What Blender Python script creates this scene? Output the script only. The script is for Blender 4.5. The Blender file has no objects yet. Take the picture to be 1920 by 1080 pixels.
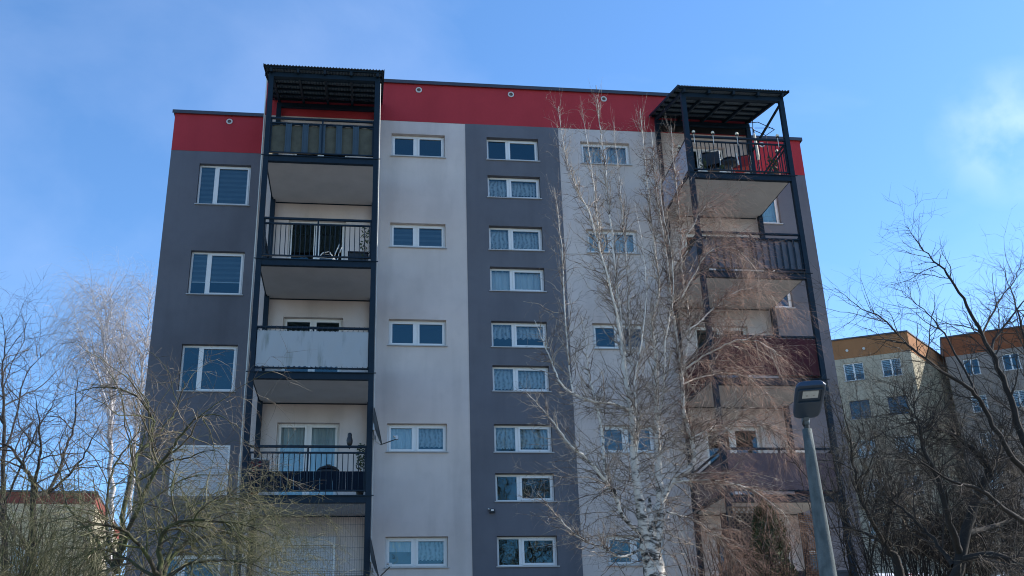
import bpy, math, random
import numpy as np
from mathutils import Vector, Matrix
R = math.radians
S = bpy.context.scene
COL = S.collection

# ------------------------------------------------------------------ camera
F_PX, YAW, PITCH, ROLL = 2032.86, 0.1464, 0.4127, 0.0345     # focal length for a 1920 px wide frame
def cam_basis():
    cy, sy, cp, sp, cr, sr = math.cos(YAW), math.sin(YAW), math.cos(PITCH), math.sin(PITCH), math.cos(ROLL), math.sin(ROLL)
    # camera axes in world space
    right = Vector((cy, -sy, 0)); fwd0 = Vector((sy, cy, 0))
    fwd = fwd0 * cp + Vector((0, 0, 1)) * sp
    up = Vector((0, 0, 1)) * cp - fwd0 * sp
    r2 = right * cr - up * sr
    u2 = right * sr + up * cr
    return r2, u2, fwd
CR, CU, CF = cam_basis()
cam_d = bpy.data.cameras.new('camera'); cam = bpy.data.objects.new('camera', cam_d); COL.objects.link(cam)
cam.matrix_world = Matrix(((CR.x, CU.x, -CF.x, 0), (CR.y, CU.y, -CF.y, 0), (CR.z, CU.z, -CF.z, 0), (0, 0, 0, 1)))
cam_d.sensor_width = 36; cam_d.lens = F_PX / 1920 * 36; cam_d.clip_end = 3000; cam_d.clip_start = .05
S.camera = cam

def at(u, v, y):
    """where the line of sight through a spot of the photograph meets the vertical plane at depth y"""
    d = CR * (u - 960) + CU * (540 - v) + CF * F_PX
    return d * (y / d.y)

# ------------------------------------------------------------------ world, sun, exposure
SUN_AZ, SUN_EL = 80.0, 34.0           # azimuth clockwise from +Y
W = bpy.data.worlds.new('World'); S.world = W; W.use_nodes = True
nt = W.node_tree; nt.nodes.clear()
def N(t, ty, **k):
    n = t.nodes.new(ty)
    for a, b in k.items(): setattr(n, a, b)
    return n
out = N(nt, 'ShaderNodeOutputWorld'); bg = N(nt, 'ShaderNodeBackground'); sky = N(nt, 'ShaderNodeTexSky')
sky.sky_type = 'NISHITA'; sky.sun_disc = False; sky.sun_elevation = R(SUN_EL); sky.sun_rotation = R(SUN_AZ)
sky.altitude = 300; sky.air_density = 1.0; sky.dust_density = 0.2; sky.ozone_density = 5.0
bg.inputs['Strength'].default_value = 0.15
geo = N(nt, 'ShaderNodeTexCoord')
n1 = N(nt, 'ShaderNodeTexNoise'); n1.inputs['Scale'].default_value = 2.6; n1.inputs['Detail'].default_value = 7; n1.inputs['Roughness'].default_value = .55
n1.inputs['Distortion'].default_value = .35
mp = N(nt, 'ShaderNodeMapping'); mp.inputs['Scale'].default_value = (1, 1, 2.2); mp.inputs['Location'].default_value = (3.3, 1.4, .35)
nt.links.new(geo.outputs['Generated'], mp.inputs['Vector']); nt.links.new(mp.outputs[0], n1.inputs['Vector'])
mr = N(nt, 'ShaderNodeMapRange'); mr.inputs[1].default_value = .45; mr.inputs[2].default_value = .78; mr.inputs[3].default_value = 0; mr.inputs[4].default_value = .075
nt.links.new(n1.outputs['Fac'], mr.inputs[0])
# one small cloud puff, at its own direction in the sky
cdir = (at(1885, 250, 1)).normalized()
vd = N(nt, 'ShaderNodeVectorMath', operation='DISTANCE'); vd.inputs[1].default_value = cdir
nt.links.new(geo.outputs['Generated'], vd.inputs[0])
n2 = N(nt, 'ShaderNodeTexNoise'); n2.inputs['Scale'].default_value = 14; n2.inputs['Detail'].default_value = 8
nt.links.new(geo.outputs['Generated'], n2.inputs['Vector'])
m2 = N(nt, 'ShaderNodeMapRange'); m2.inputs[1].default_value = .065; m2.inputs[2].default_value = .02; m2.inputs[3].default_value = 0; m2.inputs[4].default_value = 1.0
nt.links.new(vd.outputs['Value'], m2.inputs[0])
m3 = N(nt, 'ShaderNodeMapRange'); m3.inputs[1].default_value = .44; m3.inputs[2].default_value = .60; m3.inputs[3].default_value = 0; m3.inputs[4].default_value = .12
nt.links.new(n2.outputs['Fac'], m3.inputs[0])
mm = N(nt, 'ShaderNodeMath', operation='MULTIPLY'); nt.links.new(m2.outputs[0], mm.inputs[0]); nt.links.new(m3.outputs[0], mm.inputs[1])
ma = N(nt, 'ShaderNodeMath', operation='ADD', use_clamp=True); nt.links.new(mm.outputs[0], ma.inputs[0]); nt.links.new(mr.outputs[0], ma.inputs[1])
mx = N(nt, 'ShaderNodeMix', data_type='RGBA'); mx.inputs[7].default_value = (7.6, 7.7, 8.6, 1)
nt.links.new(ma.outputs[0], mx.inputs[0]); hs = N(nt, 'ShaderNodeHueSaturation'); hs.inputs['Saturation'].default_value = 1.06; hs.inputs['Value'].default_value = .94; tn = N(nt, 'ShaderNodeMix', data_type='RGBA', blend_type='MULTIPLY'); tn.inputs[0].default_value = 1; tn.inputs[7].default_value = (.90, .965, .985, 1); nt.links.new(sky.outputs[0], tn.inputs[6]); nt.links.new(tn.outputs[2], hs.inputs['Color']); nt.links.new(hs.outputs[0], mx.inputs[6])
nt.links.new(mx.outputs[2], bg.inputs[0]); nt.links.new(bg.outputs[0], out.inputs[0])

sd = bpy.data.lights.new('sun', 'SUN'); sd.energy = 4.6; sd.angle = R(.53); sd.color = (1, .93, .83)
sun = bpy.data.objects.new('sun', sd); COL.objects.link(sun)
sv = Vector((math.sin(R(SUN_AZ)) * math.cos(R(SUN_EL)), math.cos(R(SUN_AZ)) * math.cos(R(SUN_EL)), math.sin(R(SUN_EL))))
sun.rotation_euler = sv.to_track_quat('Z', 'Y').to_euler()
S.cycles.filter_width = 1.05
S.view_settings.view_transform = 'Standard'; S.view_settings.look = 'None'
S.view_settings.exposure = 1.0; S.view_settings.gamma = 1; S.view_settings.use_curve_mapping = False

# ------------------------------------------------------------------ materials
MATS = {}
def mat(name, col, rough=.8, metal=0, var=.12, scale=3.0, bump=0.0, bscale=60, spec=.5, streak=0, col2=None, thr=(.4, .65), emit=None):
    if name in MATS: return MATS[name]
    m = bpy.data.materials.new(name); m.use_nodes = True; t = m.node_tree; b = t.nodes['Principled BSDF']
    b.inputs['Roughness'].default_value = rough; b.inputs['Metallic'].default_value = metal
    b.inputs['Specular IOR Level'].default_value = spec
    tc = N(t, 'ShaderNodeTexCoord')
    mp = N(t, 'ShaderNodeMapping'); t.links.new(tc.outputs['Object'], mp.inputs[0])
    if streak: mp.inputs['Scale'].default_value = (1, 1, streak)
    nz = N(t, 'ShaderNodeTexNoise'); nz.inputs['Scale'].default_value = scale; nz.inputs['Detail'].default_value = 6
    nz.inputs['Roughness'].default_value = .6
    t.links.new(mp.outputs[0], nz.inputs['Vector'])
    mr = N(t, 'ShaderNodeMapRange'); mr.inputs[1].default_value = thr[0] if col2 else .25; mr.inputs[2].default_value = thr[1] if col2 else .75
    t.links.new(nz.outputs['Fac'], mr.inputs[0])
    mx = N(t, 'ShaderNodeMix', data_type='RGBA')
    c2 = col2 or tuple(min(1, c * (1 + var)) for c in col)
    c1 = col if col2 else tuple(c * (1 - var) for c in col)
    mx.inputs[6].default_value = (*c1, 1); mx.inputs[7].default_value = (*c2, 1)
    t.links.new(mr.outputs[0], mx.inputs[0]); t.links.new(mx.outputs[2], b.inputs['Base Color'])
    if bump:
        n3 = N(t, 'ShaderNodeTexNoise'); n3.inputs['Scale'].default_value = bscale; n3.inputs['Detail'].default_value = 3
        t.links.new(tc.outputs['Object'], n3.inputs['Vector'])
        bp = N(t, 'ShaderNodeBump'); bp.inputs['Strength'].default_value = bump; bp.inputs['Distance'].default_value = .01
        t.links.new(n3.outputs['Fac'], bp.inputs['Height']); t.links.new(bp.outputs[0], b.inputs['Normal'])
    MATS[name] = m
    return m

def render_mat(name, col, dirt=.12):
    """painted stucco: fine grain, soft vertical dirt runs and faint broad patches"""
    m = mat(name, col, rough=.92, var=.05, scale=1.1, bump=.5, bscale=140, spec=.2)
    t = m.node_tree; b = t.nodes['Principled BSDF']
    src = b.inputs['Base Color'].links[0].from_socket
    tc = [n for n in t.nodes if n.type == 'TEX_COORD'][0]
    def lay(scale, sc, lo, hi, amt, src):
        mp = N(t, 'ShaderNodeMapping'); mp.inputs['Scale'].default_value = sc; t.links.new(tc.outputs['Object'], mp.inputs[0])
        nz = N(t, 'ShaderNodeTexNoise'); nz.inputs['Scale'].default_value = scale; nz.inputs['Detail'].default_value = 7
        t.links.new(mp.outputs[0], nz.inputs['Vector'])
        mr = N(t, 'ShaderNodeMapRange'); mr.inputs[1].default_value = lo; mr.inputs[2].default_value = hi
        mr.inputs[3].default_value = 1; mr.inputs[4].default_value = 1 - amt
        t.links.new(nz.outputs['Fac'], mr.inputs[0])
        mu = N(t, 'ShaderNodeMix', data_type='RGBA', blend_type='MULTIPLY'); mu.inputs[0].default_value = 1
        t.links.new(src, mu.inputs[6]); t.links.new(mr.outputs[0], mu.inputs[7])
        return mu.outputs[2]
    src = lay(1.6, (1, 1, .12), .5, .8, dirt, src)
    src = lay(.55, (1, 1, .8), .45, .75, dirt, src)
    src = lay(7, (1, 1, .07), .55, .85, dirt * .35, src)
    src = lay(3.5, (1, 1, .9), .5, .8, dirt * .4, src)
    src = lay(70, (1, 1, 1), .35, .75, .10, src)
    t.links.new(src, b.inputs['Base Color'])
    return m

M_LIGHT = render_mat('light_grey_stucco', (.66, .58, .54), .17)
M_DARK = render_mat('dark_grey_stucco', (.150, .153, .175), .18)
M_RED = render_mat('red_stucco', (.43, .044, .055), .12)
M_STEEL = mat('dark_blue_steel', (.006, .017, .030), rough=.55, var=.2, scale=9, spec=.2)
M_COPING = mat('coping_metal', (.06, .06, .07), rough=.4, metal=.4)
M_SLAB = mat('slab_soffit', (.46, .455, .45), rough=.95, var=.1, scale=1.6, bump=.3)
M_PVC = mat('white_pvc', (.74, .74, .73), rough=.35, var=.03)
M_SILL = mat('sill_metal', (.42, .42, .42), rough=.4, var=.06)
M_INT = mat('room_dark', (.02, .022, .026), rough=.9)
M_PALE = mat('pale_conduit', (.55, .54, .5), rough=.6)
M_SHUT = mat('shutter_pvc', (.56, .57, .6), rough=.5, var=.04)
M_BLIND = mat('blind_fabric', (.16, .19, .21), rough=.9)
M_BLIND2 = mat('blind_sheer', (.10, .12, .14), rough=.9)
M_WHITE = mat('white_plastic', (.75, .74, .7), rough=.4)
M_BLACK = mat('black_plastic', (.014, .015, .018), rough=.45)
M_MAT = mat('olive_screen', (.075, .075, .055), rough=.9, var=.3, scale=6)
M_CONC = mat('weathered_concrete', (.055, .072, .076), rough=.95, col2=(.13, .155, .16), thr=(.35, .72), scale=10, bump=.6, bscale=90, streak=.4)
M_CORR = mat('corrugated_sheet', (.075, .095, .11), rough=.5, var=.2, scale=5)
_t = M_CORR.node_tree; _b = _t.nodes['Principled BSDF']; _o = [n for n in _t.nodes if n.type == 'OUTPUT_MATERIAL'][0]
_tr = N(_t, 'ShaderNodeBsdfTranslucent'); _tr.inputs[0].default_value = (.22, .27, .30, 1); _mx = N(_t, 'ShaderNodeMixShader'); _mx.inputs[0].default_value = .22
_t.links.new(_b.outputs[0], _mx.inputs[1]); _t.links.new(_tr.outputs[0], _mx.inputs[2]); _t.links.new(_mx.outputs[0], _o.inputs[0])
M_ZINC = mat('zinc', (.4, .41, .42), rough=.4, metal=.6)

def glass_mat(name='window_glass', refl=.16):
    m = bpy.data.materials.new(name); m.use_nodes = True; t = m.node_tree; t.nodes.clear()
    o = N(t, 'ShaderNodeOutputMaterial'); mxs = N(t, 'ShaderNodeMixShader'); tr = N(t, 'ShaderNodeBsdfTransparent'); gl = N(t, 'ShaderNodeBsdfGlossy')
    gl.inputs[0].default_value = (.5, .88, 1, 1); tr.inputs[0].default_value = (.80, .88, .92, 1); gl.inputs['Roughness'].default_value = .012
    lw = N(t, 'ShaderNodeFresnel'); lw.inputs['IOR'].default_value = 1.95
    tc = N(t, 'ShaderNodeTexCoord'); nz = N(t, 'ShaderNodeTexNoise'); nz.inputs['Scale'].default_value = 1.7
    t.links.new(tc.outputs['Object'], nz.inputs['Vector'])
    bp = N(t, 'ShaderNodeBump'); bp.inputs['Strength'].default_value = .25; bp.inputs['Distance'].default_value = .02
    t.links.new(nz.outputs['Fac'], bp.inputs['Height']); t.links.new(bp.outputs[0], gl.inputs['Normal'])
    t.links.new(lw.outputs[0], mxs.inputs[0]); t.links.new(tr.outputs[0], mxs.inputs[1]); t.links.new(gl.outputs[0], mxs.inputs[2])
    t.links.new(mxs.outputs[0], o.inputs[0])
    return m
M_GLASS = glass_mat()

def lace_mat():
    m = bpy.data.materials.new('lace'); m.use_nodes = True; t = m.node_tree; t.nodes.clear()
    o = N(t, 'ShaderNodeOutputMaterial'); mxs = N(t, 'ShaderNodeMixShader'); tr = N(t, 'ShaderNodeBsdfTransparent'); df = N(t, 'ShaderNodeBsdfDiffuse')
    df.inputs[0].default_value = (.78, .78, .78, 1)
    tc = N(t, 'ShaderNodeTexCoord')
    wv = N(t, 'ShaderNodeTexWave'); wv.inputs['Scale'].default_value = 3; wv.inputs['Distortion'].default_value = 7.0; wv.bands_direction = 'X'
    wv.inputs['Detail'].default_value = 2
    vo = N(t, 'ShaderNodeTexVoronoi'); vo.inputs['Scale'].default_value = 16
    t.links.new(tc.outputs['Object'], wv.inputs['Vector']); t.links.new(tc.outputs['Object'], vo.inputs['Vector'])
    ad = N(t, 'ShaderNodeMath', operation='ADD'); t.links.new(wv.outputs['Fac'], ad.inputs[0]); t.links.new(vo.outputs['Distance'], ad.inputs[1])
    mr = N(t, 'ShaderNodeMapRange'); mr.inputs[1].default_value = .1; mr.inputs[2].default_value = 1.3; mr.inputs[3].default_value = .35; mr.inputs[4].default_value = 1.0
    t.links.new(ad.outputs[0], mr.inputs[0]); t.links.new(mr.outputs[0], mxs.inputs[0])
    t.links.new(tr.outputs[0], mxs.inputs[1]); t.links.new(df.outputs[0], mxs.inputs[2]); t.links.new(mxs.outputs[0], o.inputs[0])
    return m
M_LACE = lace_mat()
M_NET = mat('net_curtain', (.85, .85, .86), rough=.9, var=.18, scale=3, streak=.15)

# ------------------------------------------------------------------ mesh helpers
class MB:
    def __init__(s): s.v = []; s.f = []; s.mi = []
    def add(s, vs, fs, mi=0):
        k = len(s.v); s.v += [tuple(a) for a in vs]; s.f += [tuple(i + k for i in f) for f in fs]; s.mi += [mi] * len(fs); return s
    def box(s, x0, x1, y0, y1, z0, z1, mi=0):
        v = [(x0, y0, z0), (x1, y0, z0), (x1, y1, z0), (x0, y1, z0), (x0, y0, z1), (x1, y0, z1), (x1, y1, z1), (x0, y1, z1)]
        return s.add(v, [(0, 3, 2, 1), (4, 5, 6, 7), (0, 1, 5, 4), (1, 2, 6, 5), (2, 3, 7, 6), (3, 0, 4, 7)], mi)
    def bar(s, p, q, w, h=None, up=(0, 0, 1), mi=0):
        h = h or w; p = Vector(p); q = Vector(q); d = (q - p).normalized(); u = Vector(up)
        if abs(d.dot(u)) > .95: u = Vector((0, 1, 0))
        a = d.cross(u).normalized() * (w / 2); b = a.cross(d).normalized() * (h / 2)
        v = [p - a - b, p + a - b, p + a + b, p - a + b, q - a - b, q + a - b, q + a + b, q - a + b]
        return s.add(v, [(0, 3, 2, 1), (4, 5, 6, 7), (0, 1, 5, 4), (1, 2, 6, 5), (2, 3, 7, 6), (3, 0, 4, 7)], mi)
    def tube(s, pts, r, n=8, mi=0, cap=True):
        pts = [Vector(p) for p in pts]; rr = r if isinstance(r, (list, tuple)) else [r] * len(pts)
        k = len(s.v); u = None
        for i, p in enumerate(pts):
            d = (pts[min(i + 1, len(pts) - 1)] - pts[max(i - 1, 0)]).normalized()
            if u is None:
                u = d.cross(Vector((.31, .17, .93))).normalized()
            u = (u - d * u.dot(d)).normalized(); w = d.cross(u)
            for j in range(n):
                a = 2 * math.pi * j / n; s.v.append(tuple(p + (u * math.cos(a) + w * math.sin(a)) * rr[i]))
        for i in range(len(pts) - 1):
            for j in range(n):
                a = k + i * n + j; b = k + i * n + (j + 1) % n
                s.f.append((a, b, b + n, a + n)); s.mi.append(mi)
        if cap:
            s.f.append(tuple(k + j for j in range(n))[::-1]); s.mi.append(mi)
            s.f.append(tuple(k + (len(pts) - 1) * n + j for j in range(n))); s.mi.append(mi)
        return s
    def ball(s, c, r, n=10, m=6, sz=1, mi=0):
        k = len(s.v)
        for i in range(m + 1):
            t = math.pi * i / m
            for j in range(n):
                a = 2 * math.pi * j / n
                s.v.append((c[0] + r * math.sin(t) * math.cos(a), c[1] + r * math.sin(t) * math.sin(a), c[2] + r * sz * math.cos(t)))
        for i in range(m):
            for j in range(n):
                a = k + i * n + j; b = k + i * n + (j + 1) % n
                s.f.append((a, a + n, b + n, b)); s.mi.append(mi)
        return s
    def build(s, name, mats, parent=None, smooth=False, loc=None):
        """vertices are in world space; loc (or the parent's place) becomes the object's origin"""
        me = bpy.data.meshes.new(name)
        pw = wloc(parent) if parent else Vector((0, 0, 0))
        o = bpy.data.objects.new(name, me); COL.objects.link(o)
        org = Vector(loc) if loc is not None else pw
        me.from_pydata([tuple(Vector(a) - org) for a in s.v], [], s.f)
        for m in (mats if isinstance(mats, (list, tuple)) else [mats]): me.materials.append(m)
        if isinstance(mats, (list, tuple)): me.polygons.foreach_set('material_index', s.mi)
        if smooth: me.polygons.foreach_set('use_smooth', [True] * len(me.polygons))
        o.parent = parent; o.location = org - pw
        me.update()
        return o
def wloc(o):
    p = Vector((0, 0, 0))
    while o is not None: p += o.location; o = o.parent
    return p
def empty(name, loc, rz=0):
    o = bpy.data.objects.new(name, None); COL.objects.link(o); o.location = loc; o.rotation_euler = (0, 0, rz); o.empty_display_size = .3
    return o
def tag(o, label=None, cat=None, group=None, kind=None):
    if label: o['label'] = label
    if cat: o['category'] = cat
    if group: o['group'] = group
    if kind: o['kind'] = kind
    return o
def inst(o, parent, loc):
    c = o.copy(); COL.objects.link(c); c.parent = parent; c.location = loc; return c
def bevel(o, w=.01, seg=2):
    m = o.modifiers.new('bevel', 'BEVEL'); m.width = w; m.segments = seg; m.limit_method = 'ANGLE'; return o

# ------------------------------------------------------------------ measures of the block of flats (metres; origin at the camera)
D = 25.71          # facade of the projecting middle part
WY = 27.77         # facade of the set-back wings
FY = 23.15         # front plane of the steel balcony towers
XL, XR = -2.83, 10.86
WL, WR = -5.60, 13.36
ROOF, REDB = 17.60, 16.34
ST = 2.75
GZ = 1.9           # ground beside the house
def ground_z(x, y):
    def sm(a, b, t): t = max(0, min(1, (t - a) / (b - a))); return t * t * (3 - 2 * t)
    z = -1.6 + 3.5 * sm(1, 22, y)
    if y > 24: z += (y - 24) * (.07 + .09 * sm(5, 22, x))
    if y > 110: z = ground_z(x, 110)
    return z

# ------------------------------------------------------------------ ground
def build_ground():
    xs = list(np.linspace(-60, 90, 61)); ys = list(np.linspace(-40, 110, 61))
    xs = [-900, -300] + xs + [300, 900]; ys = [-900, -200] + ys + [300, 1500]
    m = MB(); m.v = [(x, y, ground_z(max(-60, min(90, x)), y) + (.03 * math.sin(x * 1.3) * math.cos(y * 1.1))) for y in ys for x in xs]
    nx = len(xs)
    m.f = [(j * nx + i, j * nx + i + 1, (j + 1) * nx + i + 1, (j + 1) * nx + i) for j in range(len(ys) - 1) for i in range(nx - 1)]
    m.mi = [0] * len(m.f)
    g = m.build('ground', mat('winter_grass', (.14, .135, .11), rough=1, col2=(.22, .20, .165), scale=.8, bump=1, bscale=20), smooth=True)
    tag(g, kind='structure')
build_ground()

# ------------------------------------------------------------------ walls with openings
def wall_panel(name, parent, x0, x1, z0, z1, y, holes, material, reveal=.17, thick=.02, label=None):
    xs = sorted(set([x0, x1] + [h[0] for h in holes] + [h[1] for h in holes]))
    zs = sorted(set([z0, z1] + [h[2] for h in holes] + [h[3] for h in holes]))
    m = MB()
    for i in range(len(xs) - 1):
        for j in range(len(zs) - 1):
            cx = (xs[i] + xs[i + 1]) / 2; cz = (zs[j] + zs[j + 1]) / 2
            if any(h[0] < cx < h[1] and h[2] < cz < h[3] for h in holes): continue
            m.add([(xs[i], y, zs[j]), (xs[i + 1], y, zs[j]), (xs[i + 1], y, zs[j + 1]), (xs[i], y, zs[j + 1])], [(0, 1, 2, 3)])
    for a, b, c, d in holes:
        m.add([(a, y, c), (a, y + reveal, c), (a, y + reveal, d), (a, y, d)], [(0, 1, 2, 3)])
        m.add([(b, y, c), (b, y + reveal, c), (b, y + reveal, d), (b, y, d)], [(3, 2, 1, 0)])
        m.add([(a, y, d), (b, y, d), (b, y + reveal, d), (a, y + reveal, d)], [(0, 1, 2, 3)])
        m.add([(a, y, c), (b, y, c), (b, y + reveal, c), (a, y + reveal, c)], [(3, 2, 1, 0)])
    o = m.build(name, material, parent)
    if label: o['label'] = label
    return o

def scallop_cloth(x0, x1, z0, z1, y, amp=.05, per=.16, folds=.02):
    m = MB(); n = max(8, int((x1 - x0) / .02)); vs = []
    ph = random.random() * 6
    for i in range(n + 1):
        x = x0 + (x1 - x0) * i / n
        zz = z0 + amp * (1 - abs(math.sin(math.pi * (x - x0) / per)))
        yy = y + folds * math.sin(x * 34 + ph) + folds * .6 * math.sin(x * 71 + ph)
        vs += [(x, yy, zz), (x, yy, z1)]
    m.add(vs, [(2 * i, 2 * i + 2, 2 * i + 3, 2 * i + 1) for i in range(n)])
    return m

def window(parent, x0, x1, z0, z1, y, split=.5, style='plain', sash=(1, 1), sill=True, seed=0, label=None, door=False, tilt=False, frame_mat=None):
    """one plastic window: frame with children sash, pane, sill, curtain or blind"""
    random.seed(int(abs(x0) * 997 + z0 * 131) + seed)
    fm = frame_mat or M_PVC
    e = .012; fw = .055; fy0 = y + .115; fy1 = y + .165
    X0, X1, Z0, Z1 = x0 + e * .2, x1 - e * .2, z0 + e * .2, z1 - e * .2
    m = MB()
    m.box(X0, X0 + fw, fy0, fy1, Z0, Z1).box(X1 - fw, X1, fy0, fy1, Z0, Z1)
    m.box(X0 + fw, X1 - fw, fy0, fy1, Z0, Z0 + fw).box(X0 + fw, X1 - fw, fy0, fy1, Z1 - fw, Z1)
    xm = X0 + (X1 - X0) * split; mw = .045
    m.box(xm - mw, xm + mw, fy0, fy1, Z0 + fw, Z1 - fw)
    wdw = m.build('window', fm, parent, loc=((x0 + x1) / 2, y, z0))
    bevel(wdw, .006, 1)
    if label: wdw['label'] = label
    cells = [(X0 + fw, xm - mw), (xm + mw, X1 - fw)]
    for k, (a, b) in enumerate(cells):
        c, d = Z0 + fw, Z1 - fw
        if sash[k]:
            sw = .05; s = MB(); q0, q1 = fy0 - .018, fy1 - .02
            a2, b2, c2, d2 = a - .012, b + .012, c - .012, d + .012
            s.box(a2, a2 + sw, q0, q1, c2, d2).box(b2 - sw, b2, q0, q1, c2, d2)
            s.box(a2 + sw, b2 - sw, q0, q1, c2, c2 + sw).box(a2 + sw, b2 - sw, q0, q1, d2 - sw, d2)
            if door: s.box(a2 + sw, b2 - sw, q0, q1, c2 + sw, c2 + .14)
            s.build('sash', fm, wdw)
            a, b, c, d = a2 + sw, b2 - sw, c2 + sw, d2 - sw
            if door: c += .09
        g = MB().add([(a, fy0 + .012, c), (b, fy0 + .012, c), (b, fy0 + .012, d), (a, fy0 + .012, d)], [(0, 1, 2, 3)])
        if tilt and k == 0:
            pass
        g.build('pane', M_GLASS, wdw, loc=((a + b) / 2, fy0, c))
        st = style[k] if isinstance(style, (list, tuple)) else style
        yc = y + .26
        if st == 'lace':
            scallop_cloth(a - .03, b + .03, c + (d - c) * (.12 + .1 * random.random()), d + .03, yc, .035, random.choice([.07, .09, .12]), .008).build('curtain', M_LACE, wdw)
        elif st == 'net':
            scallop_cloth(a - .03, b + .03, c + (d - c) * .08, d + .03, yc, .03, .14, .016).build('curtain', M_NET, wdw)
        elif st == 'nethigh':
            scallop_cloth(a - .03, b + .03, c + (d - c) * .42, d + .03, yc, .05, .15, .016).build('curtain', M_LACE, wdw)
        elif st in ('blind', 'halfblind'):
            zb = c if st == 'blind' else c + (d - c) * .33
            mbl = MB(); zz = d + .02; i = 0
            while zz > zb:
                h = .075; z2 = max(zb, zz - h)
                mbl.add([(a - .01, yc - .05 + (.004 if i % 2 else 0), z2), (b + .01, yc - .05 + (.004 if i % 2 else 0), z2), (b + .01, yc - .05 + (.004 if i % 2 else 0), zz), (a - .01, yc - .05 + (.004 if i % 2 else 0), zz)], [(0, 1, 2, 3)], i % 2)
                zz -= h; i += 1
            mbl.build('blind', [M_BLIND, M_BLIND2], wdw)
            if st == 'halfblind':
                MB().box(a, b, yc - .07, yc - .05, zb - .03, zb).build('blind_rail', M_PVC, wdw)
        elif st == 'white':
            scallop_cloth(a - .03, b + .03, c + .02, d + .03, yc - .05, .0, .3, .02).build('curtain', M_NET, wdw)
        elif st == 'film':
            MB().add([(a, fy0 + .03, c), (b, fy0 + .03, c), (b, fy0 + .03, c + (d - c) * .55), (a, fy0 + .03, c + (d - c) * .55)], [(0, 1, 2, 3)]).build('frosted_film', M_BLIND, wdw)
            scallop_cloth(a - .03, b + .03, c + (d - c) * .5, d + .03, yc - .05, .0, .3, .02).build('curtain', M_NET, wdw)
    if sill:
        s = MB().box(x0 - .03, x1 + .03, y - .045, y + .115, z0 - .022, z0 + .004)
        s.build('sill', M_SILL, wdw)
    return wdw

# ------------------------------------------------------------------ the block of flats
B = empty('apartment_building', (4.0, D, GZ))
tag(B, 'five-storey flats in light and dark grey render with a red band under the roof', 'building')
AX = (.60, 2.06); DX = (3.22, 4.67); BX = (5.87, 7.28)
wz = [(15.225 - ST * k, 15.94 - ST * k) for k in range(5)]
DOORX = (-2.03, -.55); DOORX2 = (8.60, 10.08)
door_z = [(13.78 - ST * k, 15.94 - ST * k) for k in range(5)]
stair_z = [(15.29 - 1.235 - ST * k + .02, 15.94 - 1.20 - ST * k + .02) for k in range(4)]   # windows in between on the dark stripe
def D_row():
    r = []
    for u, v, w in [(915, 328.6, 369.7), (919.5, 499.9, 545), (925, 684.8, 733.4), (930, 887.3, 940.2)]:
        r.append((at(u, w, D).z, at(u, v, D).z))
    return r
dmid = D_row()
FT = wz[4][0] - 3.1          # foot of the render
FT = GZ - .6
wall_panel('wall', B, XL, 2.63, FT, REDB, D, [(AX[0], AX[1], a, b) for a, b in wz] + [(DOORX[0], DOORX[1], a, b) for a, b in door_z], M_LIGHT, label='light grey rendered stripe behind the left balconies')
wall_panel('wall', B, 2.63, 5.25, FT, REDB, D - .012, [(DX[0], DX[1], a, b) for a, b in wz + dmid], M_DARK, label='dark grey rendered stripe in the middle')
wall_panel('wall', B, 5.25, XR, FT, REDB, D, [(BX[0], BX[1], a, b) for a, b in wz] + [(DOORX2[0], DOORX2[1], a, b) for a, b in door_z], M_LIGHT, label='light grey rendered stripe behind the right balconies')
MB().add([(2.63, D, FT), (2.63, D - .012, FT), (2.63, D - .012, REDB), (2.63, D, REDB)], [(0, 1, 2, 3)]).add([(5.25, D, FT), (5.25, D - .012, FT), (5.25, D - .012, REDB), (5.25, D, REDB)], [(3, 2, 1, 0)]).build('wall_edge', M_DARK, B)
wall_panel('red_band', B, XL, XR, REDB, ROOF, D - .006, [], M_RED)
# returns of the projecting part, with their red band
m = MB()
for x in (XL, XR): m.add([(x, D, FT), (x, WY, FT), (x, WY, REDB), (x, D, REDB)], [(0, 1, 2, 3)])
m.build('side_wall', M_LIGHT, B)
m = MB()
for x in (XL, XR): m.add([(x, D - .006, REDB), (x, WY, REDB), (x, WY, ROOF), (x, D - .006, ROOF)], [(0, 1, 2, 3)])
m.build('red_band', M_RED, B)
# wings
def wfill(u0, v0, u1, v1): a = at(u0, v0, WY); b = at(u1, v1, WY); return a, b
WX = (-4.78, -3.34)
wwz = [(15.94 - 1.31 - ST * k, 15.94 - ST * k) for k in range(5)]
wall_panel('wall', B, WL, XL, FT, REDB, WY, [(WX[0], WX[1], a, b) for a, b in wwz], M_DARK, label='dark grey rendered wall of the left wing')
wall_panel('red_band', B, WL, XL, REDB, ROOF, WY - .006, [], M_RED, label='red band of the left wing')
WX2 = (10.98, 12.38)
wwz2 = [(14.62 - ST * k, 15.94 - ST * k) for k in range(5)]
wall_panel('wall', B, XR, WR, FT, REDB, WY, [(WX2[0], WX2[1], a, b) for a, b in wwz2], M_DARK, label='dark grey rendered wall of the right wing')
wall_panel('red_band', B, XR, WR, REDB, ROOF, WY - .006, [], M_RED, label='red band of the right wing')
m = MB()
for x in (WL, WR): m.add([(x, WY, FT), (x, WY + 10, FT), (x, WY + 10, REDB), (x, WY, REDB)], [(0, 1, 2, 3)])
m.add([(WL, WY + 10, FT), (WR, WY + 10, FT), (WR, WY + 10, ROOF), (WL, WY + 10, ROOF)], [(0, 1, 2, 3)])
m.build('end_wall', M_DARK, B)
m = MB()
for x in (WL, WR): m.add([(x, WY - .006, REDB), (x, WY + 10, REDB), (x, WY + 10, ROOF), (x, WY - .006, ROOF)], [(0, 1, 2, 3)])
m.build('red_band', M_RED, B)
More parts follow.
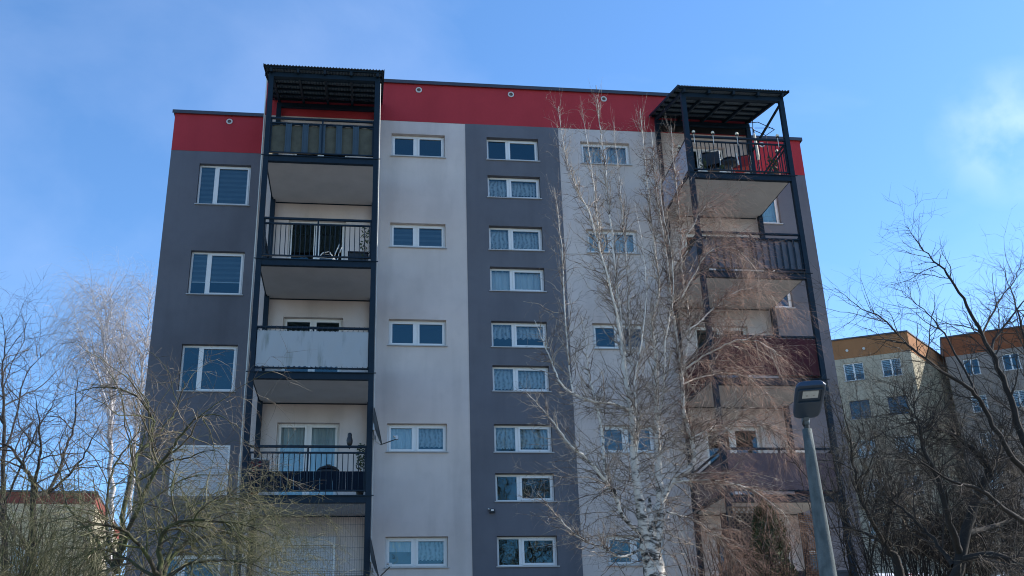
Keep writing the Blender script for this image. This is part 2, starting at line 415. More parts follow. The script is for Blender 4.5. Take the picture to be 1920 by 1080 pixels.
# roof with metal coping
m = MB()
m.box(XL - .05, XR + .05, D - .06, WY + 10.02, ROOF - .01, ROOF + .05)
m.box(WL - .05, XL - .052, WY - .06, WY + 10.02, ROOF - .01, ROOF + .05)
m.box(XR + .052, WR + .05, WY - .06, WY + 10.02, ROOF - .01, ROOF + .05)
m.build('roof', mat('roof_felt', (.09, .09, .09)), B)
m = MB()
m.box(XL - .07, XR + .07, D - .075, D - .061, ROOF - .05, ROOF + .058)
m.box(WL - .07, XL - .08, WY - .075, WY - .061, ROOF - .05, ROOF + .058)
m.box(XR + .08, WR + .07, WY - .075, WY - .061, ROOF - .05, ROOF + .058)
m.box(WR + .051, WR + .07, WY - .06, WY + 10, ROOF - .05, ROOF + .058)
m.build('coping', M_COPING, B)
# inside of the building
m = MB()
m.box(XL + .03, XR - .03, D + 1.5, D + 1.55, FT, ROOF - .1)
m.box(WL + .03, WR - .03, WY + 1.5, WY + 1.55, FT, ROOF - .1)
for k in range(6): m.box(WL + .05, WR - .05, WY + .2, WY + 1.5, 13.5 - ST * k, 13.6 - ST * k); m.box(XL + .05, XR - .05, D + .2, D + 1.5, 13.5 - ST * k, 13.6 - ST * k)
for x in (.3, 2.63, 5.25, 8.0): m.box(x - .05, x + .05, D + .2, D + 1.5, FT, ROOF - .2)
m.build('interior', M_INT, B)
# vent rings in the red band
def vent(x, y, z):
    m = MB(); n = 20
    for (r0, r1, yy0, yy1, mi) in [(.055, .088, y - .02, y + .03, 0)]:
        for j in range(n):
            a = 2 * math.pi * j / n; b = 2 * math.pi * (j + 1) / n
            def p(r, t, yy): return (x + r * math.cos(t), yy, z + r * math.sin(t))
            m.add([p(r0, a, yy0), p(r1, a, yy0), p(r1, b, yy0), p(r0, b, yy0)], [(0, 1, 2, 3)])
            m.add([p(r1, a, yy0), p(r1, a, yy1), p(r1, b, yy1), p(r1, b, yy0)], [(0, 1, 2, 3)])
            m.add([p(r0, a, yy0), p(r0, b, yy0), p(r0, b, yy1), p(r0, a, yy1)], [(0, 1, 2, 3)])
    o = m.build('roof_vent', M_PALE, B, loc=(x, y, z))
    g = MB()
    for i in range(-3, 4):
        zz = z + i * .016; h = math.sqrt(max(0, .055 ** 2 - (i * .016) ** 2))
        g.box(x - h, x + h, y - .004, y + .008, zz - .004, zz + .004)
    g.box(x - .055, x + .055, y + .02, y + .025, z - .055, z + .055)
    g.build('grille', mat('vent_grey', (.16, .15, .14)), o)
for x in (1.34, 3.95, 6.64, 9.3): vent(x, D - .012, 17.375)
vent(-4.05, WY - .012, 17.36); vent(12.1, WY - .012, 17.36)

# windows of the stripes
window(B, *AX, *wz[0], D, .47, 'plain', label='top window of the light stripe, left sash tilted open')
window(B, *AX, *wz[1], D, .47, 'blind')
window(B, *AX, *wz[2], D, .48, 'plain')
window(B, *AX, *wz[3], D, .47, ['white', 'lace'])
window(B, *AX, *wz[4], D, .47, ['film', 'lace'])
window(B, *DX, *wz[0], D, .40, 'plain', sash=(0, 1))
window(B, *DX, *dmid[0], D, .40, 'lace', sash=(0, 1))
window(B, *DX, *wz[1], D, .40, 'lace', sash=(0, 1), seed=3)
window(B, *DX, *dmid[1], D, .40, 'net', sash=(0, 1))
window(B, *DX, *wz[2], D, .40, 'nethigh', sash=(0, 1))
window(B, *DX, *dmid[2], D, .40, 'lace', sash=(0, 1), seed=5)
window(B, *DX, *wz[3], D, .40, 'lace', sash=(0, 1), seed=8)
window(B, *DX, *dmid[3], D, .40, 'plain', sash=(0, 1))
window(B, *DX, *wz[4], D, .40, 'plain', sash=(0, 1))
for k, st in enumerate(['lace', 'net', 'plain', 'blind', 'plain']): window(B, *BX, *wz[k], D, .48, st)
for k, st in enumerate(['blind', 'halfblind', 'plain', None, 'plain']):
    if st: window(B, *WX, *wwz[k], WY, .33, st, sash=(0, 1) if k < 3 else (1, 1))
# closed roller shutter over the fourth window of the left wing
k = 3
m = MB(); n = 26
for i in range(n):
    z0 = wwz[k][0] + i * (wwz[k][1] - wwz[k][0]) / n; z1 = wwz[k][0] + (i + 1) * (wwz[k][1] - wwz[k][0]) / n
    m.box(WX[0] + .05, WX[1] - .05, WY + .03, WY + .045, z0 + .003, z1 - .003)
m.box(WX[0] + .05, WX[1] - .05, WY + .046, WY + .05, wwz[k][0], wwz[k][1])
sh = m.build('roller_shutter', M_SHUT, B)
MB().box(WX[0], WX[0] + .05, WY + .01, WY + .07, *wwz[k]).box(WX[1] - .05, WX[1], WY + .01, WY + .07, *wwz[k]).box(WX[0] + .05, WX[1] - .05, WY + .01, WY + .03, wwz[k][1] - .05, wwz[k][1]).build('guide_rail', M_PVC, sh)
for k, st in enumerate(['white', 'nethigh', 'white', 'plain', 'plain']): window(B, *WX2, *wwz2[k], WY, .5, st, sash=(1, 1))
# balcony doors
M_BROWN = mat('brown_frame', (.16, .11, .07), rough=.5)
for k, st in enumerate(['plain', 'plain', 'plain', 'white', None]):
    if st: window(B, *DOORX, *door_z[k], D, .5, st, door=True, sill=False, label='balcony door of the left tower')
for k, st in enumerate(['plain', 'plain', 'plain', 'plain', 'plain']):
    window(B, *DOORX2, *door_z[k], D, .5, st, door=True, sill=False, label='balcony door of the right tower', frame_mat=None if k < 4 else M_BROWN)
# shutter over the ground floor door
m = MB(); a, b = door_z[4]; n = 44
m.box(DOORX[0] + .04, DOORX[1] - .04, D - .09, D - .01, b - .2, b)
for i in range(n):
    z0 = a + i * (b - .2 - a) / n; z1 = a + (i + 1) * (b - .2 - a) / n
    m.box(DOORX[0] + .05, DOORX[1] - .05, D - .045, D - .03, z0 + .003, z1 - .003)
m.box(DOORX[0] + .05, DOORX[1] - .05, D - .029, D - .024, a, b - .2)
sh = m.build('roller_shutter', M_SHUT, B, loc=None)
MB().box(DOORX[0], DOORX[0] + .05, D - .07, D - .002, a, b).box(DOORX[1] - .05, DOORX[1], D - .07, D - .002, a, b).build('guide_rail', M_PVC, sh)

# pale conduit on the corner of the projecting part and beside the towers' posts
m = MB(); m.tube([(XL - .01, D - .03, FT), (XL - .01, D - .03, ROOF - .1)], .018, 6)
m.build('conduit', M_PALE, B)

# ------------------------------------------------------------------ steel balcony towers
DK = [13.60 - ST * k for k in range(5)]   # deck top at the front
PW = .12
_bal = {}
def baluster(parent, x, y, z0, z1, w=.018):
    key = (round(z1 - z0, 3), w)
    if key not in _bal:
        _bal[key] = MB().box(-w / 2, w / 2, -w / 2, w / 2, 0, z1 - z0).build('baluster', M_STEEL).data
        ob = [o for o in bpy.data.objects if o.data is _bal[key]][0]; bpy.data.objects.remove(ob)
    o = bpy.data.objects.new('baluster', _bal[key]); COL.objects.link(o); o.parent = parent
    o.location = Vector((x, y, z0)) - wloc(parent)
def tower(x0, x1, side):
    yb = D - .13
    for x in (x0 + PW / 2, x1 - PW / 2):
        MB().box(x - PW / 2, x + PW / 2, FY - PW / 2, FY + PW / 2, GZ - .4, 15.82).build('post', M_STEEL, B)
        MB().box(x - PW / 2, x + PW / 2, yb - PW / 2, yb + PW / 2, GZ - .4, 16.52).build('post', M_STEEL, B)
    bal = []
    for k, z in enumerate(DK):
        # deck slab falling slightly to the front
        zf0, zf1, zb0, zb1 = z - .06, z, z + .075, z + .13
        a, b = x0 + PW * .5, x1 - PW * .5; f, g = FY + PW / 2 + .004, D - .02
        m = MB().add([(a, f, zf0), (b, f, zf0), (b, g, zb0), (a, g, zb0), (a, f, zf1), (b, f, zf1), (b, g, zb1), (a, g, zb1)],
                     [(0, 3, 2, 1), (4, 5, 6, 7), (0, 1, 5, 4), (1, 2, 6, 5), (2, 3, 7, 6), (3, 0, 4, 7)])
        bl = m.build('balcony', M_SLAB, B, loc=((x0 + x1) / 2, (FY + D) / 2, z)); bal.append(bl)
        m = MB()
        m.box(x0 + PW, x1 - PW, FY - .05, FY + .05, z - .19, z - .03)
        for x in (x0 + PW / 2, x1 - PW / 2): m.bar((x, FY + PW / 2, z + .01), (x, yb - PW / 2, z + .125), .07, .10)
        m.box(x0 + PW, x1 - PW, D - .019, D - .001, z + .05, z + .14)
        m.box(x0 - .05, x1 + .05, FY - PW / 2 - .02, FY - PW / 2 - .001, z - .05, z - .03)
        m.build('deck_beam', M_STEEL, bl)
        if k == 4: continue
        # rails
        m = MB(); t1, t2, t3 = z + 1.06, z + .92, z + .09
        fr = x0 + PW, x1 - PW
        m.box(fr[0], fr[1], FY - .03, FY + .03, t1 - .045, t1)
        m.box(fr[0], fr[1], FY - .022, FY + .022, t2 - .035, t2)
        m.box(fr[0], fr[1], FY - .022, FY + .022, t3 - .03, t3)
        mid = (x0 + x1) / 2
        m.box(mid - .02, mid + .02, FY - .02, FY + .02, t3, t1 - .045)
        for x in (fr[0] + .02, fr[1] - .02): m.box(x - .015, x + .015, FY - .018, FY + .018, t3, t1 - .045)
        for x in (x0 + PW / 2, x1 - PW / 2):
            for t, w in ((t1 - .022, .045), (t2 - .018, .035), (t3 - .015, .03)):
                m.bar((x, FY + PW / 2, t), (x, yb - PW / 2, t), .035, w)
        m.build('railing', M_STEEL, bl)
    return bal
LT = (-2.515, .225); RT = (8.05, 10.85)
LB = tower(*LT, 'left'); RB = tower(*RT, 'right')
for k, b in enumerate(LB): b['label'] = ['top balcony of the left tower, under the canopy', 'left tower balcony with open balusters', 'left tower balcony hung with a stained white screen', 'left tower balcony with a dark lower screen', 'ground floor balcony behind a wire mesh'][k]
for k, b in enumerate(RB): b['label'] = ['top balcony of the right tower, crowded with garden things', 'right tower balcony with blue-grey boards', 'right tower balcony hung with dark red fabric', 'right tower balcony hung with mauve fabric', 'ground floor balcony beside the trellis'][k]

def front_balusters(bl, T, k, step=.112, side=True, z0=None):
    z = DK[k]; a = T[0] + PW + .05; b = T[1] - PW - .05; n = int(round((b - a) / step))
    for i in range(n + 1):
        x = a + (b - a) * i / n
        if abs(x - (T[0] + T[1]) / 2) < .03: continue
        baluster(bl, x, FY, z + .09, z + .885)
    if side:
        for x in (T[0] + PW / 2, T[1] - PW / 2):
            y = FY + .18
            while y < D - .3:
                baluster(bl, x, y, z + .09, z + .885); y += .14

# left 1: olive screens behind wide dark boards with a scalloped head
def boards(bl, T, k, n, wboard, screen, sidem=None, scallop=.05):
    z = DK[k]; a = T[0] + PW + .03; b = T[1] - PW - .03
    m = MB(); m.box(a, b, FY + .03, FY + .036, z + .10, z + .87); m.build('screen', screen, bl)
    for x in (T[0] + PW / 2, T[1] - PW / 2):
        MB().box(x - .004, x + .004, FY + .08, D - .2, z + .10, z + .87).build('screen', sidem or screen, bl)
    stp = (b - a) / n
    for i in range(1, n):
        x = a + stp * i
        w = wboard
        mm = MB().box(x - w / 2, x + w / 2, FY - .012, FY - .002, z + .09, z + .885)
        mm.box(x - w / 2 - .012, x - w / 2 + .012, FY - .024, FY - .0125, z + .09, z + .885).box(x + w / 2 - .012, x + w / 2 + .012, FY - .024, FY - .0125, z + .09, z + .885)
        mm.build('picket', M_STEEL if n > 10 else mat('picket_blue', (.026, .05, .07), rough=.5, var=.2), bl)
    # scalloped head piece: one arch between each pair of pickets
    m = MB()
    for i in range(n):
        c0 = a + stp * i; q = 10
        for j in range(q):
            xa = c0 + stp * j / q; xb = c0 + stp * (j + 1) / q
            za = z + .885 - .02 - scallop * abs(2 * j / q - 1) ** 2; zb = z + .885 - .02 - scallop * abs(2 * (j + 1) / q - 1) ** 2
            m.add([(xa, FY - .001, za), (xb, FY - .001, zb), (xb, FY - .001, z + .886), (xa, FY - .001, z + .886),
                   (xa, FY + .008, za), (xb, FY + .008, zb), (xb, FY + .008, z + .886), (xa, FY + .008, z + .886)], [(0, 1, 2, 3), (7, 6, 5, 4), (0, 4, 5, 1)])
    m.build('scalloped_board', M_STEEL, bl)
boards(LB[0], LT, 0, 6, .12, M_MAT)
front_balusters(LB[1], LT, 1)
# left 3: stained translucent screen, laced on
M_STAIN = mat('stained_screen', (.33, .35, .36), rough=.7, col2=(.12, .145, .12), thr=(.52, .8), scale=5.5, streak=.16)
def cloth_panel(bl, T, k, material, z0=.10, z1=.95, wav=.012, sides=True):
    z = DK[k]; a = T[0] + PW + .02; b = T[1] - PW - .02; n = 70; mm = 8; m = MB(); vs = []
    rnd = random.Random(k + int(a * 10))
    for j in range(mm + 1):
        for i in range(n + 1):
            x = a + (b - a) * i / n; t = j / mm
            zz = z + z0 + (z1 - z0) * t + (.014 * math.sin(i * 1.9) * (1 if j in (0, mm) else 0)) + rnd.uniform(-.002, .002)
            yy = FY - .035 + wav * math.sin(i * .55 + math.sin(j * .7) * 1.2) * math.sin(math.pi * min(1, t + .2))
            vs.append((x, yy, zz))
    m.add(vs, [(j * (n + 1) + i, j * (n + 1) + i + 1, (j + 1) * (n + 1) + i + 1, (j + 1) * (n + 1) + i) for j in range(mm) for i in range(n)])
    m.build('screen', material, bl, smooth=True)
    if sides:
        for x in (T[0] + PW / 2, T[1] - PW / 2):
            MB().box(x - .004, x + .004, FY + .08, D - .2, z + z0, z + z1).build('screen', material, bl)
cloth_panel(LB[2], LT, 2, M_STAIN)
lc = MB(); 
for i in range(22):
    x = LT[0] + PW + .06 + i * .115; z = DK[2]
    lc.bar((x, FY - .04, z + .94), (x + .03, FY - .036, z + 1.065), .008)
    lc.bar((x, FY - .04, z + .11), (x + .03, FY - .03, z + .06), .008)
lc.build('lacing', M_BLACK, LB[2])
# left 4: balusters with dark lower screen
front_balusters(LB[3], LT, 3)
m = MB(); a = LT[0] + PW + .02; b = LT[1] - PW - .02; z = DK[3]; n = 18
for i in range(n):
    x = a + (b - a) * i / n
    m.box(x, a + (b - a) * (i + 1) / n - .004, FY + .012 + (.004 if i % 2 else 0), FY + .018 + (.004 if i % 2 else 0), z + .10, z + .50)
m.build('lower_screen', mat('dark_screen', (.006, .012, .024), rough=.9, spec=.1), LB[3])
# left 5: mesh grille from rail to slab
z = DK[4]
m = MB(); a = LT[0] + PW; b = LT[1] - PW
m.box(a, b, FY - .03, FY + .03, z + 1.0, z + 1.05)
m.box(a, b, FY - .02, FY + .02, z + .09, z + .12)
m.box((a + b) / 2 - .02, (a + b) / 2 + .02, FY - .02, FY + .02, z + .12, z + 1.0)
m.build('railing', M_STEEL, LB[4])
m = MB(); n = 50
for i in range(n + 1):
    x = a + (b - a) * i / n; m.box(x - .0025, x + .0025, FY - .004, FY + .001, z + 1.05, DK[3] - .19)
for zz in [z + 1.10, z + 1.14, z + 1.37, z + 1.62, z + 1.85, z + 2.1, z + 2.35, z + 2.52]:
    m.box(a, b, FY - .009, FY - .004, zz - .0035, zz + .0035)
m.build('wire_mesh', mat('mesh_wire', (.05, .055, .06), rough=.5), LB[4])
cloth_panel(LB[4], LT, 4, mat('pale_board', (.42, .44, .46), rough=.7), .10, .97, .004)
# right
front_balusters(RB[0], RT, 0)
x = RT[0] + PW / 2
MB().box(x - .045, x - .037, FY + .08, D - .2, DK[0] + .1, DK[0] + .95).build('side_screen', mat('pale_lilac_screen', (.40, .38, .42), rough=.8, streak=.2, var=.15, scale=4), RB[0])
M_BG = mat('blue_grey_board', (.085, .10, .13), rough=.6)
boards(RB[1], RT, 1, 15, .022, M_BG, scallop=.03)
cloth_panel(RB[2], RT, 2, mat('dark_red_fabric', (.05, .006, .010), rough=.9, var=.3, scale=3), .06, .98)
cloth_panel(RB[3], RT, 3, mat('mauve_fabric', (.115, .075, .08), rough=.9, var=.18, scale=2), .08, .93)

def canopy(T, lab):
    a, b = T[0] - .11, T[1] + .09; yf, yb = FY - .25, D - .03; zf, zb = 16.0, 16.84
    sl = (zb - zf) / (yb - yf)
    n = int((b - a) / .0125); vs = []
    for i in range(n + 1):
        x = a + (b - a) * i / n; h = .014 * math.sin(2 * math.pi * (x - a) / .076)
        vs += [(x, yf, zf + h + .03), (x, yb, zb + h + .03), (x, yf, zf + h + .022), (x, yb, zb + h + .022)]
    m = MB(); fs = []
    for i in range(n):
        k = 4 * i; fs += [(k, k + 4, k + 5, k + 1), (k + 2, k + 3, k + 7, k + 6), (k, k + 2, k + 6, k + 4)]
    m.add(vs, fs)
    c = m.build('canopy', M_CORR, B, loc=((a + b) / 2, (yf + yb) / 2, 16.4), smooth=False)
    c['label'] = lab
    for i in range(7):
        t = .03 + i * .155; y = yf + (yb - yf) * t; z = zf + (zb - zf) * t
        MB().box(a + .03, b - .03, y - .025, y + .025, z - .045, z + .004).build('purlin', M_STEEL, c)
    for i in range(5):
        x = T[0] + PW / 2 + (T[1] - T[0] - PW) * i / 4
        MB().bar((x, yf + .05, zf - .095 + .05 * sl), (x, yb, zb - .095), .06, .09).build('rafter', M_STEEL, c)
    MB().box(T[0] + .002, T[1] - .002, FY - .058, FY + .058, 15.822, 15.94).build('front_beam', M_STEEL, c)
    MB().box(T[0] + .002, T[1] - .002, D - .18, D - .08, 16.53, 16.65).build('back_beam', M_STEEL, c)
    for x in (T[0] + .03, T[1] - .03):
        MB().bar((x, FY + .05, 15.85), (x, D - .2, 15.75), .05, .05).build('brace', M_STEEL, c) if x == T[1] - .03 and T is RT else None
    m = MB(); m.box(a - .02, a, yf, yb, 0, 0)
    for x in (a - .01, b + .01): MB().bar((x, yf, zf + .01), (x, yb, zb + .01), .02, .07).build('edge_flashing', M_STEEL, c)
    return c
canopy(LT, 'corrugated canopy over the left balcony tower'); canopy(RT, 'corrugated canopy over the right balcony tower')
MB().box(RT[0] + .05, RT[1] - .02, D - .035, D - .012, REDB + .02, 16.62).build('painted_shade', M_BLACK, B)  # added black sheet standing in for deep shade on the red band under the canopy
_a = at(1118, 166, D + 3)
MB().tube([(_a.x, D + 3, ROOF), (_a.x, D + 3, _a.z + .12)], .012, 6).build('aerial', M_BLACK, B)
for x in (LT[1] + .018, RT[1] + .018):
    MB().tube([(x, FY + .02, GZ), (x, FY + .02, 15.8)], .012, 6).build('conduit', M_PALE, B)

# entrance of the ground floor flat at the right: boarding with lattice and woven screen
# ------------------------------------------------------------------ things on and by the balconies
def dish(u, v, armu, armv, label):
    c = at(u, v, FY); root = empty('satellite_dish', (LT[1] + .06, FY, c.z - .3)); tag(root, label, 'satellite dish', 'satellite dishes on the left tower')
    n = 20; m = MB(); nrm = Vector((.97, -.05, .22)).normalized(); up = (Vector((0, 0, 1)) - nrm * nrm.z).normalized(); sd_ = nrm.cross(up)
    cc = Vector((c.x, FY, c.z)); vs = [tuple(cc - nrm * .0)]
    rings = 4
    for sgn, off in ((1, 0), (1, .012)):
        k0 = len(m.v); pts = [tuple(cc - nrm * (.07 - off))]
        for i in range(1, rings + 1):
            rr = i / rings
            for j in range(n):
                a = 2 * math.pi * j / n
                pts.append(tuple(cc + up * (.43 * rr * math.sin(a)) + sd_ * (.38 * rr * math.cos(a)) - nrm * (.07 * (1 - rr * rr) - off)))
        fs = [(0, 1 + j, 1 + (j + 1) % n) for j in range(n)]
        for i in range(rings - 1):
            for j in range(n):
                a = 1 + i * n + j; b = 1 + i * n + (j + 1) % n; fs.append((a, a + n, b + n, b))
        m.add(pts, fs)
    m.build('reflector', mat('dish_grey', (.05, .055, .065), rough=.45), root, smooth=True)
    bot = cc - up * .42; arm = at(armu, armv, FY - .02)
    MB().tube([bot - nrm * .03, bot + nrm * .02, arm], .011, 6).build('arm', M_BLACK, root)
    MB().box(arm.x - .03, arm.x + .03, arm.y - .03, arm.y + .03, arm.z - .01, arm.z + .07).tube([arm + Vector((0, 0, .03)), arm + Vector((-.07, 0, .07))], .03, 8).build('receiver', M_ZINC, root)
    p = Vector((LT[1], FY, c.z - .28))
    MB().tube([p, p + Vector((.07, 0, -.03)), cc - nrm * .09 - up * .2], .016, 6).box(cc.x - .14, cc.x - .07, FY - .05, FY + .05, cc.z - .1, cc.z + .06).tube([bot - nrm * .03, bot - nrm * .12 + up * .1, cc - nrm * .12], .012, 6).build('bracket', M_ZINC, root)
    return root
dish(708, 799, 744, 823, 'upper satellite dish on the left tower post, beside the fourth window down')
dish(702, 1045, 732, 1062, 'lower satellite dish on the left tower post, beside the bottom window')

# bird decoy on the rail of the left tower
def decoy():
    p = at(655.5, 828, FY); z = DK[3] + 1.06; m = MB()
    prof = [(0, .02), (.02, .05), (.06, .065), (.12, .07), (.17, .058), (.20, .045), (.23, .05), (.265, .045), (.29, .02)]
    m.tube([(p.x, FY, z + h) for h, r in prof], [r for h, r in prof], 10)
    m.box(p.x - .01, p.x + .01, FY + .03, FY + .06, z - .06, z + .03)
    o = m.build('bird_decoy', M_BLACK, None, smooth=True, loc=(p.x, FY, z)); tag(o, 'dark upright bird decoy perched on the balcony rail', 'bird decoy')
    MB().add([(p.x - .012, FY - .04, z + .25), (p.x + .012, FY - .04, z + .25), (p.x, FY - .075, z + .235)], [(0, 1, 2)]).build('beak', M_BLACK, o)
decoy()
def chair(x, y, z, rz, frame, seat, label, h=.95):
    root = empty('folding_chair', (x, y, z), rz); tag(root, label, 'chair')
    def L(m, name, ma):
        me = bpy.data.meshes.new(name); me.from_pydata(m.v, [], m.f); me.materials.append(ma); o = bpy.data.objects.new(name, me); COL.objects.link(o); o.parent = root; return o
    w = .24
    m = MB(); m.tube([(-w, .2, 0), (-w, .1, .42), (-w, .17, h - .05), (-w + .05, .18, h), (w - .05, .18, h), (w, .17, h - .05), (w, .1, .42), (w, .2, 0)], .014, 6); L(m, 'back_frame', frame)
    m = MB(); m.tube([(-w, -.24, 0), (-w, -.18, .42), (-w, .1, .42)], .013, 6); L(m, 'leg', frame)
    m = MB(); m.tube([(w, -.24, 0), (w, -.18, .42), (w, .1, .42)], .013, 6); L(m, 'leg', frame)
    m = MB(); m.box(-w + .02, w - .02, -.2, .12, .41, .435); L(m, 'seat', seat)
    m = MB(); m.box(-w + .02, w - .02, .13, .145, .55, h - .04); L(m, 'backrest', seat)
p = at(487, 868, FY + .5)
chair(p.x, FY + .55, DK[3] + .01, .2, M_PALE, M_BLACK, 'pale framed folding chair at the left end of the balcony with the dark screen')
# potted plants on that balcony
def pot_plant(x, y, z, h, potm, leafm, label, n=60, r=.16, seed=1, obj='potted_plant'):
    rd = random.Random(seed); root = empty(obj, (x, y, z)); tag(root, label, 'potted plant')
    MB().tube([(x, y, z), (x, y, z + .16)], [.07, .1], 10).build('pot', potm, root)
    m = MB()
    for i in range(n):
        a = rd.uniform(0, 6.28); t = rd.random(); rr = r * math.sqrt(rd.random()) * (1 - .4 * t)
        c = Vector((x + rr * math.cos(a), y + rr * math.sin(a), z + .16 + (h - .16) * t)); d = Vector((rd.uniform(-1, 1), rd.uniform(-1, 1), rd.uniform(-.5, 1))).normalized() * .05; e = d.cross(Vector((.3, .5, .2))).normalized() * .018
        m.add([c - d, c + e, c + d, c - e], [(0, 1, 2, 3)])
    m.build('leaves', leafm, root)
    MB().tube([(x, y, z + .14), (x + .01, y, z + h * .8)], .006, 5).build('stem', mat('stem_brown', (.1, .07, .04)), root)
M_LEAF = mat('leaf_green', (.045, .07, .03), var=.3)
M_TERRA = mat('terracotta', (.25, .09, .05))
pot_plant(-2.25, FY + .22, DK[3] + .02, .75, M_TERRA, mat('red_leaf', (.16, .02, .03), var=.3), 'red leaved plant in a terracotta pot at the left end of a balcony', seed=4)
pot_plant(-.02, FY + .25, DK[3] + .02, 1.15, M_BLACK, M_LEAF, 'dark green plant climbing the right post of the balcony with the bird decoy', n=120, r=.14, seed=5)
pot_plant(-.05, FY + .25, DK[1] + .02, .95, M_BLACK, M_LEAF, 'green pot plant at the right end of the open balustered balcony', n=60, seed=6)
# barbecue behind the dark screen
def bbq(x, y, z, label):
    root = empty('barbecue', (x, y, z)); tag(root, label, 'barbecue')
    n = 8; prof = [(.42, .04), (.45, .18), (.52, .24), (.58, .25), (.60, .25), (.66, .2), (.70, .1), (.715, .02)]
    MB().tube([(x, y, z + h) for h, r in prof[:4]], [r for h, r in prof[:4]], 16).build('bowl', M_BLACK, root, smooth=True)
    MB().tube([(x, y, z + h) for h, r in prof[4:]], [r for h, r in prof[4:]], 16).box(x - .05, x + .05, y - .015, y + .015, z + .71, z + .74).build('lid', M_BLACK, root)
    for j in range(3):
        a = 2.1 * j + .4; MB().tube([(x + .1 * math.cos(a), y + .1 * math.sin(a), z + .46), (x + .28 * math.cos(a), y + .28 * math.sin(a), z)], .011, 6).build('leg', M_ZINC, root)
bbq(-.72, FY + .45, DK[3] + .02, 'round black kettle barbecue behind the dark balcony screen')
# storage box and drying rack on left 2
sb = MB().box(-.42, .02, FY + .22, FY + .62, DK[1] + .03, DK[1] + .30).box(-.44, .04, FY + .2, FY + .64, DK[1] + .302, DK[1] + .34).build('storage_box', M_BLACK, None, loc=(-.2, FY + .42, DK[1])); bevel(sb); tag(sb, 'black storage box at the right end of the open balustered balcony', 'box')
def rack(x, y, z, label):
    root = empty('drying_rack', (x, y, z)); tag(root, label, 'drying rack'); w = .28
    m = MB(); m.tube([(x - w, y, z), (x - .05, y + .1, z + .34), (x + .1, y + .1, z + .38), (x + .34, y + .05, z)], .012, 6); m.build('frame', M_WHITE, root)
    m = MB(); m.tube([(x + .16, y - .05, z), (x + .26, y - .05, z + .3), (x + .34, y - .04, z + .52)], .012, 6).tube([(x + .28, y - .05, z), (x + .34, y - .05, z + .28), (x + .40, y - .04, z + .44)], .012, 6); m.build('leg', M_WHITE, root)
    m = MB()
    for i in range(5): m.tube([(x - w + .05 + i * .05, y + .01, z + .07 + i * .05), (x + .3 - i * .03, y + .02, z + .05 + i * .055)], .005, 4)
    m.build('wires', M_WHITE, root)
rack(-.98, FY + .3, DK[1] + .02, 'white tube drying rack folded behind the balusters of the open left balcony')
# pots on the top left balcony
for i, (x, w) in enumerate([(-.95, .10), (-.42, .09)]):
    o = MB().tube([(x, FY + .3, DK[0] + .02), (x, FY + .3, DK[0] + .09)], [w * .7, w], 10).build('flower_trough', M_WHITE, None, loc=(x, FY + .3, DK[0] + .02))
    tag(o, ['white round saucer near the middle of the top left balcony floor', 'smaller white saucer nearer the right end of the top left balcony floor'][i], 'saucer')

# solar lamps along the rail of the top right balcony
for i, (u, v) in enumerate([(1299, 245), (1335, 248), (1380, 250), (1456, 253), (1263, 272), (1449, 279)]):
    y = FY if i < 4 else (FY + .75); zt = DK[0] + 1.06
    q = at(u, v, y)
    if i == 4: q.x = RT[0] + PW / 2
    if i == 5: q.x = RT[1] - PW / 2
    x = q.x
    root = empty('solar_lamp', (x, y, zt)); tag(root, ['solar globe lamp on the rail beside the left post', 'second solar globe lamp along the rail from the left post', 'solar globe lamp on the rail before the tall closed parasol', 'solar globe lamp at the right end of the front rail', 'solar lamp on the left side rail above the pale screen', 'solar lamp on the right side rail of the top balcony'][i], 'solar lamp', 'solar lamps on the top right balcony rail')
    MB().tube([(x, y - .035, zt - .25), (x, y - .035, zt + .04)], .008, 6).build('stake', M_WHITE, root)
    MB().ball((x, y - .035, zt + .10), .045, 10, 6).build('globe', mat('cream_globe', (.75, .66, .5), rough=.3), root, smooth=True)
    MB().tube([(x, y - .035, zt + .035), (x, y - .035, zt + .06)], [.035, .045], 10).build('collar', M_BLACK, root)
# closed parasol leaning in the corner
def parasol():
    p0 = Vector((10.16, FY + .5, DK[0] + .05)); p1 = at(1413, 243, FY + .35); root = empty('parasol', p0); tag(root, 'closed pale parasol leaning at the right end of the top balcony', 'parasol')
    MB().tube([p0, p1], .016, 8).build('pole', M_BLACK, root)
    q = [p0.lerp(p1, t) for t in (.42, .5, .7, .88, .93)]
    MB().tube(q, [.03, .05, .045, .03, .018], 7).build('folded_canopy', mat('cream_fabric', (.55, .5, .42)), root)
    MB().tube([p1, p1 + Vector((-.03, 0, .05)), p1 + Vector((-.09, 0, .05)), p1 + Vector((-.12, 0, 0))], .016, 6).build('hook', M_BLACK, root)
    MB().tube([p0 - Vector((0, 0, .05)), p0 + Vector((0, 0, .02))], [.2, .17], 12).build('base', M_BLACK, root)
parasol()
def wall_airer():
    a = at(1404, 236, FY + 1.4); b = at(1452, 243, FY + .6); c = at(1436, 254, FY + .6)
    root = empty('clothes_airer', (b.x, FY + 1, DK[0] + 1)); tag(root, 'thin dark metal clothes airer frame sticking up at the right of the top balcony', 'clothes airer')
    d = at(1408, 228, FY + 1.0)
    MB().tube([at(1400, 231, FY + 1.4), at(1421, 229, FY + 1.), b, c, at(1411, 243, FY + 1.1)], .011, 6).tube([at(1415, 240, FY + 1.), at(1450, 240, FY + .7)], .008, 5).tube([at(1411, 220, FY + 1.), at(1412, 262, FY + 1.)], .012, 6).tube([c, (c.x, c.y, DK[0] + 1.04)], .01, 6).build('frame', M_BLACK, root)
wall_airer()
chair(8.95, FY + .7, DK[0] + .02, 2.6, M_ZINC, M_BLACK, 'metal folding chair behind the balusters near the middle of the top right balcony')
